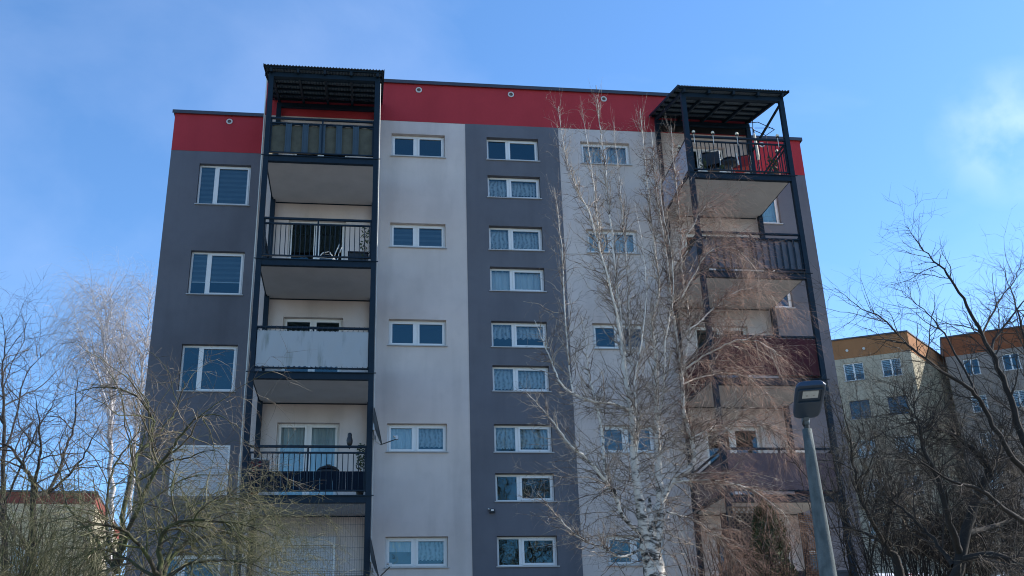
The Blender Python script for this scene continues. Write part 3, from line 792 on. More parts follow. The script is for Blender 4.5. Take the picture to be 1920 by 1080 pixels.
chair(9.7, FY + .6, DK[0] + .02, -.5, M_BLACK, mat('red_seat', (.3, .02, .02)), 'black folding chair with red seat near the parasol on the top right balcony')
bbq(9.35, FY + .5, DK[0] + .02, 'black round barbecue in the middle of the top right balcony')
for i, (x, h) in enumerate([(8.55, .55), (10.35, .7), (10.5, .6), (9.05, .35)]):
    pot_plant(x, FY + .28, DK[0] + .02, h, [M_WHITE, M_BLACK, M_TERRA, M_WHITE][i], M_LEAF, ['plant in a white pot by the left post of the top right balcony', 'tall plant in a black pot below the parasol of the top right balcony', 'plant in a terracotta pot by the right post of the top right balcony', 'low plant in a white pot beside the barbecue of the top right balcony'][i], n=40, r=.1, seed=20 + i)
# small leaning tubes
o = MB().tube([at(1380, 288, FY + .3), at(1385, 309, FY + .3)], .02, 8).build('rolled_mat', M_WHITE, None, loc=at(1385, 309, FY + .3)); tag(o, 'short white rolled mat standing behind the top right balusters', 'rolled mat')

# motion detector lamp on the dark stripe
sn = at(922, 958.5, D); root = empty('security_sensor', (sn.x, D - .012, sn.z)); tag(root, 'small black and white motion sensor on the dark stripe above the bottom window', 'sensor')
MB().box(sn.x - .06, sn.x + .07, D - .10, D - .03, sn.z - .05, sn.z + .035).build('housing', M_BLACK, root)
MB().box(sn.x - .03, sn.x + .04, D - .112, D - .101, sn.z - .012, sn.z + .02).build('lens', M_WHITE, root)
MB().tube([(sn.x - .02, D - .013, sn.z + .02), (sn.x - .09, D - .06, sn.z + .045)], .015, 8).build('bracket', M_WHITE, root)
wl = at(1200, 908, D)

# lattice trellis, woven screen and thuja at the ground floor right
def trellis():
    a = at(1366, 950, FY - .3); b = at(1424, 1045, FY - .3); x0, x1 = a.x, b.x; z0, z1 = GZ + .1, a.z; y = FY - .3
    root = empty('trellis', ((x0 + x1) / 2, y, GZ)); tag(root, 'brown diagonal lattice trellis standing left of the thuja at the ground floor', 'trellis')
    MB().box(x0 - .03, x0, y - .03, y + .01, z0 - .3, z1).box(x1, x1 + .03, y - .03, y + .01, z0 - .3, z1).box(x0, x1, y - .03, y + .01, z1 - .03, z1).build('frame', mat('trellis_wood', (.16, .10, .06), var=.25), root)
    H = z1 - z0; Wd = x1 - x0; st = .115
    for sgn in (1, -1):
        k = -int(H / st)
        while k * st < Wd:
            pts = []
            s = k * st
            # line x = s + t, z = t  (t from 0..H) clipped to 0..Wd
            t0 = max(0, -s); t1 = min(H - .03, Wd - s)
            if t1 > t0 + .02:
                xa, xb = s + t0, s + t1
                if sgn < 0: xa, xb = Wd - xa, Wd - xb
                yy = y - (.008 if sgn > 0 else .016)
                MB().bar((x0 + xa, yy, z0 + t0), (x0 + xb, yy, z0 + t1), .007, .028, up=(0, 0, 1)).build('slat', MATS['trellis_wood'], root)
            k += 1
trellis()
def woven():
    a = at(1497, 962, FY - .2); b = at(1531, 1066, FY - .2); y = FY - .2
    x0, x1 = a.x, b.x + .15; z0, z1 = GZ + .3, a.z
    root = empty('woven_screen', ((x0 + x1) / 2, y, GZ)); tag(root, 'orange brown woven wicker screen at the right end of the ground floor', 'screen')
    wm = mat('wicker', (.26, .11, .05), var=.4, scale=20)
    nx = int((x1 - x0) / .055); nz = int((z1 - z0) / .045)
    m = MB()
    for i in range(nx + 1): x = x0 + i * .055; m.box(x - .007, x + .007, y - .004, y + .010, z0 - .3, z1)
    m.build('upright_canes', wm, root)
    m = MB()
    for j in range(nz):
        z = z0 + j * .045
        for i in range(nx):
            x = x0 + i * .055; yy = y + (.014 if (i + j) % 2 else -.018)
            m.box(x - .004, x + .059, yy, yy + .008, z, z + .02)
    m.build('weaving', wm, root)
woven()
# ground floor parapet (dark) at the right
z = DK[4]
m = MB(); m.box(RT[0] + PW, RT[1] - PW, FY - .03, FY + .03, z + 1.0, z + 1.05); m.box(RT[0] + PW, RT[1] - PW, FY - .02, FY + .02, z + .1, z + 1.0)
m.build('railing', mat('dark_parapet', (.025, .03, .04), rough=.6), RB[4])
# awning box, dark curtain planes inside the recess
MB().box(RT[0] + PW, 9.0, FY + .8, FY + .83, z + .1, z + 2.5).build('curtain', mat('brown_curtain', (.05, .032, .03), rough=.9, streak=.1, var=.4), RB[4])

# ------------------------------------------------------------------ trees
def tubes_mesh(name, polys, sides, parent, material, extra=None):
    """polys: list of (pts list, radii list); one mesh, numpy built"""
    groups = {}
    for pts, rad in polys: groups.setdefault(len(pts), []).append((pts, rad))
    V = []; Fc = []; off = 0
    for n, lst in groups.items():
        if n < 2: continue
        P = np.array([a for a, b in lst], dtype=np.float32); Rr = np.array([b for a, b in lst], dtype=np.float32)
        T = np.empty_like(P); T[:, 1:-1] = P[:, 2:] - P[:, :-2]; T[:, 0] = P[:, 1] - P[:, 0]; T[:, -1] = P[:, -1] - P[:, -2]
        T /= np.linalg.norm(T, axis=2, keepdims=True) + 1e-9
        ref = np.tile(np.array([.36, .91, .21], dtype=np.float32), (len(lst), n, 1))
        U = np.cross(T, ref); U /= np.linalg.norm(U, axis=2, keepdims=True) + 1e-9; Wv = np.cross(T, U)
        ang = np.arange(sides) * 2 * np.pi / sides
        ring = P[:, :, None, :] + Rr[:, :, None, None] * (U[:, :, None, :] * np.cos(ang)[None, None, :, None] + Wv[:, :, None, :] * np.sin(ang)[None, None, :, None])
        V.append(ring.reshape(-1, 3))
        k = np.arange(len(lst))[:, None, None] * (n * sides); i = np.arange(n - 1)[None, :, None] * sides; j = np.arange(sides)[None, None, :]; j2 = (j + 1) % sides
        a = k + i + j + off; b = k + i + j2 + off
        Fc.append(np.stack([a, b, b + sides, a + sides], -1).reshape(-1, 4)); off += len(lst) * n * sides
    V = np.concatenate(V); Fc = np.concatenate(Fc).astype(np.int32)
    org = np.array(wloc(parent)) if parent else np.zeros(3)
    me = bpy.data.meshes.new(name); me.vertices.add(len(V)); me.vertices.foreach_set('co', (V - org).astype(np.float32).ravel())
    me.loops.add(Fc.size); me.loops.foreach_set('vertex_index', Fc.ravel()); me.polygons.add(len(Fc))
    me.polygons.foreach_set('loop_start', np.arange(0, Fc.size, 4, dtype=np.int32)); me.polygons.foreach_set('loop_total', np.full(len(Fc), 4, dtype=np.int32))
    me.polygons.foreach_set('use_smooth', np.ones(len(Fc), dtype=bool)); me.materials.append(material); me.update(calc_edges=True)
    o = bpy.data.objects.new(name, me); COL.objects.link(o); o.parent = parent
    return o

def nrm(v):
    l = math.sqrt(v[0] ** 2 + v[1] ** 2 + v[2] ** 2) + 1e-9; return (v[0] / l, v[1] / l, v[2] / l)
def shoot(rd, p, d, L, r, n, wob, grav, wind=(0, 0, 0), r1=.3):
    """a wandering shoot; grav < 0 droops, > 0 rises"""
    pts = [p]; rad = [r]; s = L / n
    for i in range(n):
        d = nrm((d[0] + rd.gauss(0, wob) + wind[0], d[1] + rd.gauss(0, wob) + wind[1], d[2] + rd.gauss(0, wob) + grav + wind[2]))
        p = (p[0] + d[0] * s, p[1] + d[1] * s, p[2] + d[2] * s); pts.append(p); rad.append(r * (1 - (1 - r1) * (i + 1) / n))
    return pts, rad, d
def side_dir(rd, d, ang):
    """direction leaving d at angle ang, any way round"""
    while 1:
        q = (rd.gauss(0, 1), rd.gauss(0, 1), rd.gauss(0, 1)); k = q[0] * d[0] + q[1] * d[1] + q[2] * d[2]
        q = (q[0] - k * d[0], q[1] - k * d[1], q[2] - k * d[2])
        if q[0] ** 2 + q[1] ** 2 + q[2] ** 2 > .05: break
    q = nrm(q); c, s = math.cos(ang), math.sin(ang)
    return nrm((d[0] * c + q[0] * s, d[1] * c + q[1] * s, d[2] * c + q[2] * s))
def along(pts, rad, t):
    f = t * (len(pts) - 1); i = min(int(f), len(pts) - 2); f -= i; a, b = pts[i], pts[i + 1]
    return tuple(a[k] + (b[k] - a[k]) * f for k in range(3)), nrm(tuple(b[k] - a[k] for k in range(3))), rad[i] + (rad[i + 1] - rad[i]) * f
def plen(pts): return sum(math.dist(pts[i], pts[i + 1]) for i in range(len(pts) - 1))
def smooth_stem(ctrl, n, rd, wob=.012):
    """Catmull-Rom through control points (x, y, z, r)"""
    out = []
    C = [ctrl[0]] + list(ctrl) + [ctrl[-1]]
    for i in range(1, len(C) - 2):
        for j in range(n):
            t = j / n; q = []
            for k in range(4):
                a, b, c, d = C[i - 1][k], C[i][k], C[i + 1][k], C[i + 2][k]
                q.append(.5 * ((2 * b) + (-a + c) * t + (2 * a - 5 * b + 4 * c - d) * t * t + (-a + 3 * b - 3 * c + d) * t ** 3))
            out.append(q)
    out.append(list(ctrl[-1]))
    pts = [(q[0] + rd.gauss(0, wob), q[1] + rd.gauss(0, wob), q[2]) for q in out]; rad = [max(.002, q[3]) for q in out]
    return pts, rad

class Tree:
    def __init__(s, seed, K=1.0, RS=1.0): s.K = K; s.RS = RS; s.rd = random.Random(seed); s.stems = []; s.limbs = []; s.twigs = []; s.fine = []
    def stem(s, uvs, y0, yspread=0, n=5, wob=.006):
        """uvs: (u, v, radius, dy)"""
        ctrl = []
        for q in uvs:
            u, v, r = q[:3]; dy = q[3] if len(q) > 3 else 0
            p = at(u, v, y0 + dy); ctrl.append((p.x, p.y, p.z, max(.0025, r * s.RS)))
        st = smooth_stem(ctrl, n, s.rd, wob); s.stems.append(st); return st
    def clothe(s, st, t0, t1, per_m, L, ang, grav, lvl, r=.01, wob=.12, wind=(0, 0, 0), n=5, Lpow=.6, target=None):
        pts, rad = st; N_ = max(1, int(plen(pts) * (t1 - t0) * per_m * s.K)); res = []
        for i in range(N_):
            t = s.rd.uniform(t0, t1); p, d, rr = along(pts, rad, t); dd = side_dir(s.rd, d, s.rd.uniform(*ang))
            l = s.rd.uniform(*L) * (1 - Lpow * t); rz = min(r, rr * .7) * s.rd.uniform(.7, 1.1)
            q = shoot(s.rd, p, dd, l, max(rz, .0016), n, wob, grav, wind)[:2]
            (s.limbs if lvl == 0 else s.twigs if lvl == 1 else s.fine).append(q); res.append(q)
        return res
    def build(s, root, bark, limbm, twigm, finem=None, sides=(9, 5, 3, 3)):
        tubes_mesh('trunk', s.stems, sides[0], root, bark)
        if s.limbs: tubes_mesh('branches', s.limbs, sides[1], root, limbm)
        if s.twigs: tubes_mesh('twigs', s.twigs, sides[2], root, twigm)
        if s.fine: tubes_mesh('fine_twigs', s.fine, sides[3], root, finem or twigm)

def birch_bark(name='birch_bark', white=(.70, .64, .56), dark=(.035, .03, .026), moss=.0):
    m = bpy.data.materials.new(name); m.use_nodes = True; t = m.node_tree; b = t.nodes['Principled BSDF']; b.inputs['Roughness'].default_value = .8
    tc = N(t, 'ShaderNodeTexCoord'); mp = N(t, 'ShaderNodeMapping'); mp.inputs['Scale'].default_value = (1, 1, 3.2); t.links.new(tc.outputs['Object'], mp.inputs[0])
    nz = N(t, 'ShaderNodeTexNoise'); nz.inputs['Scale'].default_value = 3.2; nz.inputs['Detail'].default_value = 8; nz.inputs['Roughness'].default_value = .75; t.links.new(mp.outputs[0], nz.inputs['Vector'])
    # darker low down where old bark cracks
    sp = N(t, 'ShaderNodeSeparateXYZ'); t.links.new(tc.outputs['Object'], sp.inputs[0])
    hz = N(t, 'ShaderNodeMapRange'); hz.inputs[1].default_value = 2.0; hz.inputs[2].default_value = 5.5; hz.inputs[3].default_value = .085; hz.inputs[4].default_value = -.05; t.links.new(sp.outputs['Z'], hz.inputs[0])
    ad = N(t, 'ShaderNodeMath', operation='ADD'); t.links.new(nz.outputs['Fac'], ad.inputs[0]); t.links.new(hz.outputs[0], ad.inputs[1])
    rp = N(t, 'ShaderNodeValToRGB'); rp.color_ramp.elements[0].position = .555; rp.color_ramp.elements[0].color = (*white, 1)
    rp.color_ramp.elements[1].position = .64; rp.color_ramp.elements[1].color = (*dark, 1); t.links.new(ad.outputs[0], rp.inputs[0])
    t.links.new(rp.outputs[0], b.inputs['Base Color'])
    bp = N(t, 'ShaderNodeBump'); bp.inputs['Strength'].default_value = .7; bp.inputs['Distance'].default_value = .02; t.links.new(nz.outputs['Fac'], bp.inputs['Height']); t.links.new(bp.outputs[0], b.inputs['Normal'])
    return m
M_BIRCH = birch_bark()
M_BTWIG = mat('birch_branch', (.44, .37, .30), rough=.7, col2=(.10, .065, .05), thr=(.42, .58), scale=8)
M_BFINE = mat('birch_twig', (.36, .20, .14), rough=.7, col2=(.075, .036, .026), thr=(.42, .54), scale=5)
M_DBARK = mat('dark_bark', (.018, .015, .013), rough=.95, var=.4, scale=8, bump=.8, bscale=40)
M_DTWIG = mat('dark_twig', (.035, .028, .024), rough=.9, var=.3, scale=6)
M_MBARK = mat('mossy_bark', (.035, .029, .022), rough=.95, col2=(.06, .072, .024), thr=(.42, .62), scale=7, bump=.8, bscale=40)
M_MTWIG = mat('mossy_twig', (.23, .205, .115), rough=.9, col2=(.05, .055, .02), thr=(.38, .53), scale=4)
M_MLIMB = mat('mossy_limb', (.085, .068, .048), rough=.9, col2=(.065, .075, .025), thr=(.42, .6), scale=5)
M_FTWIG = mat('grey_twig', (.28, .24, .18), rough=.8, col2=(.07, .053, .038), thr=(.38, .52), scale=5)

# --- the birch in front of the house
Y0 = 17.0
root = empty('birch_tree', (4.5, Y0, ground_z(4.5, Y0))); tag(root, 'tall bare silver birch with several white stems in front of the right balconies', 'tree')
T = Tree(7, 2.3, .53)
base = at(1226, 1080, Y0)
g0 = ground_z(4.5, Y0)
butt = smooth_stem([(4.66, Y0, g0 - .2, .31), (4.64, Y0, g0 + .6, .235), (4.63, Y0, base.z, .185), (at(1220, 1020, Y0).x, Y0, at(1220, 1020, Y0).z, .14), (at(1218, 975, Y0).x, Y0, at(1218, 975, Y0).z, .07), (at(1217, 930, Y0).x, Y0, at(1217, 930, Y0).z, .015)], 6, T.rd, .01)
T.stems.append(butt)
sA = T.stem([(1214, 1040, .2, 0), (1203, 960, .16, -.1), (1191, 884, .12, -.15), (1187, 791, .09, -.2), (1182, 764, .085, -.2), (1171, 689, .075, -.2), (1167, 644, .065, -.2), (1162, 586, .05), (1155, 522, .04), (1147, 437, .032), (1140, 373, .026), (1134, 309, .019), (1123, 224, .011), (1119, 178, .004)], Y0)
sB = T.stem([(1226, 1040, .19, 0), (1238, 950, .14, .1), (1235, 884, .11, .2), (1231, 791, .08, .3), (1231, 711, .068, .3), (1229, 653, .058, .3), (1222, 600, .048, .3), (1236, 543, .04, .3), (1226, 458, .032, .3), (1217, 373, .025, .3), (1209, 300, .017, .3), (1200, 204, .004, .3)], Y0)
sC = T.stem([(1228, 960, .11, 0), (1262, 902, .085, .0), (1290, 880, .08, .0), (1302, 858, .075), (1296, 822, .07), (1284, 778, .065), (1279, 711, .06), (1273, 658, .052), (1262, 586, .044), (1255, 522, .036), (1243, 437, .028), (1232, 364, .02), (1226, 300, .013), (1221, 243, .004)], Y0 + .1)
sD = T.stem([(1279, 711, .045), (1286, 660, .04), (1294, 607, .038), (1280, 522, .032), (1275, 415, .024), (1266, 330, .015), (1258, 235, .004)], Y0 + .3)
sE = T.stem([(1212, 1010, .09), (1169, 969, .055, -.3), (1151, 920, .05, -.4), (1138, 907, .048, -.4), (1133, 867, .044, -.4), (1129, 813, .04, -.4), (1118, 756, .033, -.4), (1104, 700, .026, -.4), (1098, 640, .015, -.4), (1090, 590, .005, -.4)], Y0)
sF = T.stem([(1151, 922, .045, -.4), (1107, 867, .036, -.6), (1071, 836, .03, -.8), (1044, 800, .022, -.9), (1015, 765, .014, -1), (985, 735, .006, -1.1)], Y0)
sG = T.stem([(1180, 768, .05, -.2), (1150, 757, .042, -.3), (1116, 753, .038, -.5), (1075, 738, .033, -.6), (1049, 716, .028, -.7), (1036, 680, .022, -.7), (1018, 640, .016, -.7), (1003, 600, .006, -.7)], Y0)
sH = T.stem([(1075, 738, .028, -.6), (1067, 689, .026, -.5), (1062, 627, .023, -.5), (1057, 543, .019, -.5), (1053, 458, .014, -.5), (1040, 352, .004, -.5)], Y0)
sI = T.stem([(1167, 650, .04, -.2), (1150, 560, .032, -.4), (1125, 470, .026, -.6), (1106, 403, .021, -.7), (1077, 343, .016, -.8), (1058, 280, .01, -.8), (1047, 200, .003, -.8)], Y0)
sJ = T.stem([(1160, 600, .035), (1149, 560, .03, .3), (1132, 501, .026, .4), (1121, 424, .022, .5), (1111, 330, .015, .5), (1092, 209, .003, .5)], Y0)
sK = T.stem([(1186, 700, .03, -.1), (1180, 640, .027), (1179, 543, .023, .2), (1170, 437, .018, .3), (1162, 343, .011, .3), (1150, 230, .003, .3)], Y0)
sL = T.stem([(1190, 880, .03, -.2), (1196, 800, .028, -.4), (1190, 720, .024, -.5), (1203, 640, .02, -.5), (1212, 560, .015, -.5), (1206, 470, .01, -.5), (1190, 380, .003, -.5)], Y0)
sM = T.stem([(1232, 800, .03, .3), (1245, 720, .028, 0), (1247, 640, .024, -.2), (1262, 560, .019, -.3), (1258, 470, .013, -.3), (1240, 380, .007, -.3), (1238, 300, .003, -.3)], Y0)
sN = T.stem([(1200, 1030, .05), (1164, 1044, .03, -.4), (1120, 1024, .024, -.6), (1080, 1004, .02, -.9), (1045, 968, .014, -1.1), (1008, 925, .006, -1.2)], Y0)
right = []
for cc in [[(1284, 690, .03), (1330, 662, .026, -.3), (1375, 640, .02, -.6), (1420, 640, .013, -.8), (1465, 668, .005, -1)],
           [(1277, 560, .026), (1310, 500, .022, -.2), (1345, 465, .016, -.4), (1385, 470, .01, -.6), (1420, 510, .004, -.7)],
           [(1290, 620, .028), (1335, 580, .023, .3), (1385, 545, .017, .5), (1430, 545, .011, .6), (1470, 580, .004, .7)],
           [(1296, 822, .03), (1340, 800, .025, .2), (1400, 790, .018, .3), (1450, 805, .011, .4), (1490, 850, .004, .4)],
           [(1262, 905, .035), (1330, 900, .028, -.3), (1400, 915, .02, -.5), (1455, 950, .012, -.7), (1490, 1000, .004, -.8)],
           [(1279, 720, .028), (1325, 705, .023, .5), (1370, 700, .017, .8), (1420, 720, .01, 1), (1460, 770, .004, 1)],
           [(1250, 960, .03), (1300, 975, .024, .2), (1350, 1010, .016, .3), (1390, 1060, .006, .3)],
           [(1275, 470, .02), (1300, 420, .016, -.2), (1325, 385, .011, -.3), (1345, 400, .006, -.4), (1355, 440, .003, -.4)]]:
    right.append(T.stem(cc, Y0, wob=.02))
main_st = [sA, sB, sC, sD]; left_st = [sE, sF, sG, sH, sI, sJ, sK, sL, sM, sN]
for st in main_st:
    l0 = T.clothe(st, .22, .97, 6, (.5, 1.25), (.5, 1.1), .08, 0, .010, .17, n=8)
    for q in l0: T.clothe(q, .1, 1, 5, (.15, .45), (.5, 1.4), .0, 1, .005, .30, n=4, Lpow=.3)
    T.clothe(st, .2, 1, 11, (.15, .5), (.6, 1.4), .02, 1, .0055, .28, n=4)
for st in left_st:
    l0 = T.clothe(st, .08, .97, 8.5, (.4, 1.15), (.4, 1.2), .06, 0, .009, .2, n=8)
    for q in l0: T.clothe(q, .1, 1, 5, (.15, .4), (.5, 1.4), .0, 1, .0048, .30, n=4, Lpow=.3)
    T.clothe(st, .1, 1, 10, (.12, .45), (.6, 1.4), .02, 1, .005, .28, n=4)
# tangled lower twigs, reaching out level
for st in (butt, sA, sB, sC, sE):
    l0 = T.clothe(st, .35 if st is butt else .02, .9 if st is butt else .35, 7, (.8, 2.0), (.9, 1.5), -.02, 0, .009, .16, n=8, Lpow=.1)
    for q in l0: T.clothe(q, .1, 1, 7, (.15, .5), (.5, 1.3), -.03, 1, .0046, .3, n=4, Lpow=.3)
# hanging curtains on the right
for st in right:
    l0 = T.clothe(st, .1, 1, 11, (.4, 1.0), (.4, 1.1), -.03, 0, .007, .10, n=6, Lpow=.2)
    for q in l0 + [st]:
        T.clothe(q, .05, 1, 12.5, (.18, .62), (.3, 1.1), -.18, 2, .0050, .26, n=6, Lpow=.1, wind=(.06, 0, 0))
for st in (sC, sD):
    T.clothe(st, .3, .95, 58, (.2, .6), (.4, 1.2), -.16, 2, .0048, .3, n=6, Lpow=.1)
# upright whips at the top
for st in main_st + [sH, sI, sJ, sK, sM]:
    T.clothe(st, .55, .98, 5, (.6, 1.1), (.25, .5), .16, 0, .007, .05, n=7, Lpow=.4)
T.build(root, M_BIRCH, M_BTWIG, M_BTWIG, M_BFINE)
print('birch', len(T.stems), len(T.limbs), len(T.twigs), len(T.fine))

# --- mossy fruit tree, lower left
def fruit_tree(name, label, seed, y0, stems, base_uv, bark, limbm, twigm, per=(5, 9, 10), grav=(-.02, -.10), Ls=((.6, 1.6), (.3, .8), (.15, .4)), rt=(.011, .0052, .0038), group=None, extra=None, K=1.2, RS=.44, finem=None):
    b = at(*base_uv, y0); gz = ground_z(b.x, y0)
    root = empty(name, (b.x, y0, gz)); tag(root, label, 'tree', group)
    T = Tree(seed, K, RS)
    T.stems.append(smooth_stem([(b.x + .05, y0, gz - .2, .2 * RS), (b.x + .03, y0, gz + (b.z - gz) * .5, .16 * RS), (b.x, y0, b.z, .12 * RS)], 5, T.rd))
    sts = [T.stem(c, y0, wob=.009) for c in stems]
    for st in sts:
        l0 = T.clothe(st, .15, 1, per[0], Ls[0], (.5, 1.1), grav[0], 0, rt[0], .17, n=9, Lpow=.4)
        l1 = []
        for q in l0: l1 += T.clothe(q, .1, 1, per[1], Ls[1], (.4, 1.1), grav[1] * .5, 1, rt[1], .24, n=6, Lpow=.3)
        T.clothe(st, .1, 1, per[1], Ls[1], (.5, 1.2), grav[1] * .5, 1, rt[1], .14, n=5)
        if per[2]:
            for q in l1: T.clothe(q, .1, 1, per[2], Ls[2], (.4, 1.2), grav[1], 2, rt[2], .15, n=3, Lpow=.2)
    if extra: extra(T, sts)
    T.build(root, bark, limbm, twigm, finem)
    print(label, len(T.limbs), len(T.twigs), len(T.fine))
    return root
fruit_tree('fruit_tree', 'mossy bare fruit tree with arching limbs in front of the left wing', 21, 11.0,
    [[(218, 1075, .075), (231, 969, .055), (250, 873, .048, .2), (274, 834, .04, .3), (308, 801, .03, .4), (332, 767, .02, .5), (345, 715, .006, .5)],
     [(222, 1060, .06), (241, 993, .05, -.2), (289, 887, .04, -.4), (327, 834, .03, -.6), (366, 786, .02, -.7), (410, 779, .010, -.8), (446, 800, .003, -.8)],
     [(274, 838, .035, .3), (289, 791, .028, .2), (260, 748, .022, .1), (231, 731, .018), (202, 726, .015), (164, 729, .01), (100, 752, .003)],
     [(262, 900, .03), (313, 868, .022, -.3), (356, 858, .015, -.5), (400, 844, .009, -.6), (432, 870, .003, -.6)],
     [(218, 1068, .05), (200, 980, .035, .3), (205, 900, .028, .5), (235, 840, .02, .6), (262, 800, .01, .6), (250, 770, .003, .6)],
     [(216, 1070, .045), (170, 1000, .03, .2), (128, 950, .022, .3), (110, 880, .014, .4), (85, 830, .004, .5)]],
    (218, 1080), M_MBARK, M_MLIMB, M_FTWIG, per=(4.6, 8, 7))
fruit_tree('fruit_tree', 'low mossy fruit tree spreading hanging twigs before the ground floor mesh balcony', 33, 10.2,
    [[(300, 1100, .07), (298, 1020, .05), (320, 985, .04, -.1), (365, 975, .032, -.2), (409, 978, .025, -.3), (462, 984, .016, -.4), (520, 1010, .004, -.5)],
     [(300, 1090, .05), (335, 1030, .04, .3), (390, 1005, .03, .5), (440, 1000, .02, .6), (490, 1025, .005, .6)],
     [(298, 1080, .05), (260, 1020, .035, -.3), (220, 990, .025, -.5), (170, 985, .015, -.6), (120, 1010, .004, -.7)],
     [(340, 985, .025), (380, 950, .018, .2), (430, 955, .012, .2), (480, 940, .004, .2)],
     [(300, 1080, .045), (330, 1010, .035, .3), (380, 950, .028, .5), (440, 935, .02, .7), (500, 960, .012, .8), (545, 1010, .004, .8)],
     [(300, 1090, .04), (240, 1050, .03, .3), (190, 1030, .02, .5), (130, 1050, .01, .6)],
     [(300, 1095, .04), (350, 1060, .03, -.3), (420, 1050, .02, -.5), (480, 1060, .01, -.6), (530, 1085, .003, -.6)]],
    (300, 1110), M_MBARK, M_MLIMB, M_MTWIG, per=(9, 11, 7), grav=(-.06, -.14), Ls=((.4, 1.0), (.25, .7), (.12, .3)), K=1.65)
fruit_tree('fruit_tree', 'dark bare fruit tree at the left, its limbs against the sky', 45, 13.0,
    [[(60, 1080, .10), (63, 921, .07), (48, 882, .045), (19, 839, .03), (-20, 830, .01)],
     [(64, 930, .06), (96, 916, .05, .2), (120, 849, .038, .3), (140, 791, .026, .4), (144, 709, .008, .4)],
     [(66, 935, .05), (70, 880, .04, -.3), (77, 825, .028, -.4), (63, 738, .006, -.5)],
     [(90, 925, .04), (130, 890, .03, -.3), (160, 850, .02, -.5), (185, 800, .006, -.6)],
     [(60, 1040, .05), (20, 980, .035, .3), (-15, 900, .02, .4), (-30, 800, .008, .5)]],
    (60, 1085), M_DBARK, M_DTWIG, M_DTWIG, per=(5, 9, 6), grav=(.0, -.02))
fruit_tree('fruit_tree', 'thin dark tree at the far left edge reaching highest of the near trees there', 46, 15.0,
    [[(10, 1080, .10), (6, 900, .07), (8, 780, .045), (5, 690, .028), (10, 640, .016), (3, 590, .004)],
     [(7, 860, .04), (30, 780, .028, .3), (50, 700, .016, .4), (92, 655, .004, .5)],
     [(8, 800, .035), (-20, 730, .025), (-40, 650, .01)],
     [(6, 950, .04), (40, 870, .03, -.4), (75, 800, .02, -.6), (110, 740, .005, -.7)]],
    (10, 1085), M_DBARK, M_DTWIG, M_DTWIG, per=(5, 8, 5), grav=(.02, .0))
# thicket at the bottom left
def thicket(name, label, seed, u0, u1, vtop, y0, n, colm, L=(1.2, 2.4)):
    rd = random.Random(seed); a = at(u0, 1080, y0); b = at(u1, 1080, y0); T = Tree(seed, 2.2)
    gz = ground_z((a.x + b.x) / 2, y0); root = empty(name, ((a.x + b.x) / 2, y0, gz)); tag(root, label, 'bush')
    top = at((u0 + u1) / 2, vtop, y0).z
    for i in range(n):
        x = rd.uniform(a.x, b.x); y = y0 + rd.uniform(-.8, .8)
        H = (top - gz) * rd.uniform(.75, 1.05)
        T.stems.append(shoot(rd, (x, y, ground_z(x, y) - .05), nrm((rd.gauss(0, .15), rd.gauss(0, .15), 1)), H, .013, 10, .12, .08)[:2])
    for st in T.stems:
        l0 = T.clothe(st, .35, 1, 4.5, (.4, .9), (.4, 1.3), .0, 1, .0058, .25, n=7)
        for q in l0: T.clothe(q, .1, 1, 6, (.12, .35), (.4, 1.3), -.03, 2, .0038, .3, n=4)
    T.build(root, colm[0], colm[1], colm[1], sides=(5, 4, 3, 3))
    print(label, len(T.twigs), len(T.fine))
thicket('bush', 'dense bare thicket at the bottom left corner', 60, -60, 150, 880, 12.0, 80, (M_MBARK, M_MTWIG))
thicket('bush', 'bare thicket in front of the cream house, left of the grey wing', 61, 100, 280, 960, 12.2, 34, (M_MBARK, M_FTWIG))

# --- weeping birch far behind on the left
Y1 = 46.0
b = at(207, 1080, Y1); root = empty('weeping_birch', (b.x, Y1, ground_z(b.x, Y1))); tag(root, 'tall weeping birch standing far behind, left of the grey wing', 'tree')
T = Tree(81, 2.3, .5)
g1 = ground_z(b.x, Y1)
s1 = T.stem([(207, 1110, .30), (207, 1000, .26), (207, 897, .21), (208, 800, .16), (207, 740, .13), (200, 680, .09), (188, 610, .05), (170, 545, .02)], Y1, wob=.04)
s2 = T.stem([(208, 800, .14), (215, 740, .11, 1), (225, 680, .08, 1.5), (232, 610, .05, 1.6), (238, 545, .02, 1.7)], Y1, wob=.04)
s3 = T.stem([(240, 1110, .26, 2), (246, 900, .18, 2), (258, 780, .13, 2), (266, 700, .09, 2), (276, 620, .05, 2), (282, 545, .02, 2)], Y1, wob=.04)
s4 = T.stem([(206, 780, .10, -1), (190, 720, .08, -1), (170, 670, .05, -1.3), (150, 620, .03, -1.5), (140, 580, .01, -1.6)], Y1, wob=.04)
s5 = T.stem([(206, 735, .08), (196, 660, .06, -.4), (205, 600, .04, -.5), (212, 550, .02, -.6)], Y1, wob=.04)
T.stems.append(smooth_stem([(b.x, Y1, g1 - .3, .4), (b.x, Y1, b.z - 1, .3)], 3, T.rd))
c3 = at(240, 1110, Y1 + 2); T.stems.append(smooth_stem([(c3.x, Y1 + 2, g1 - .3, .4), (c3.x, Y1 + 2, c3.z + .2, .27)], 3, T.rd))
for st in (s1, s2, s3, s4, s5):
    l0 = T.clothe(st, .3, 1, 4.5, (1.2, 2.8), (.4, .9), .0, 0, .03, .10, n=8, Lpow=.3)
    for q in l0: T.clothe(q, .2, 1, 2.6, (1.0, 3.2), (.3, .9), -.4, 2, .009, .07, n=8, Lpow=.0)
T.build(root, birch_bark('birch_bark_far', (.42, .41, .42)), mat('far_branch', (.32, .30, .30)), M_BTWIG, mat('far_twig', (.36, .345, .36)), sides=(7, 4, 3, 3))
print('weep', len(T.limbs), len(T.fine))

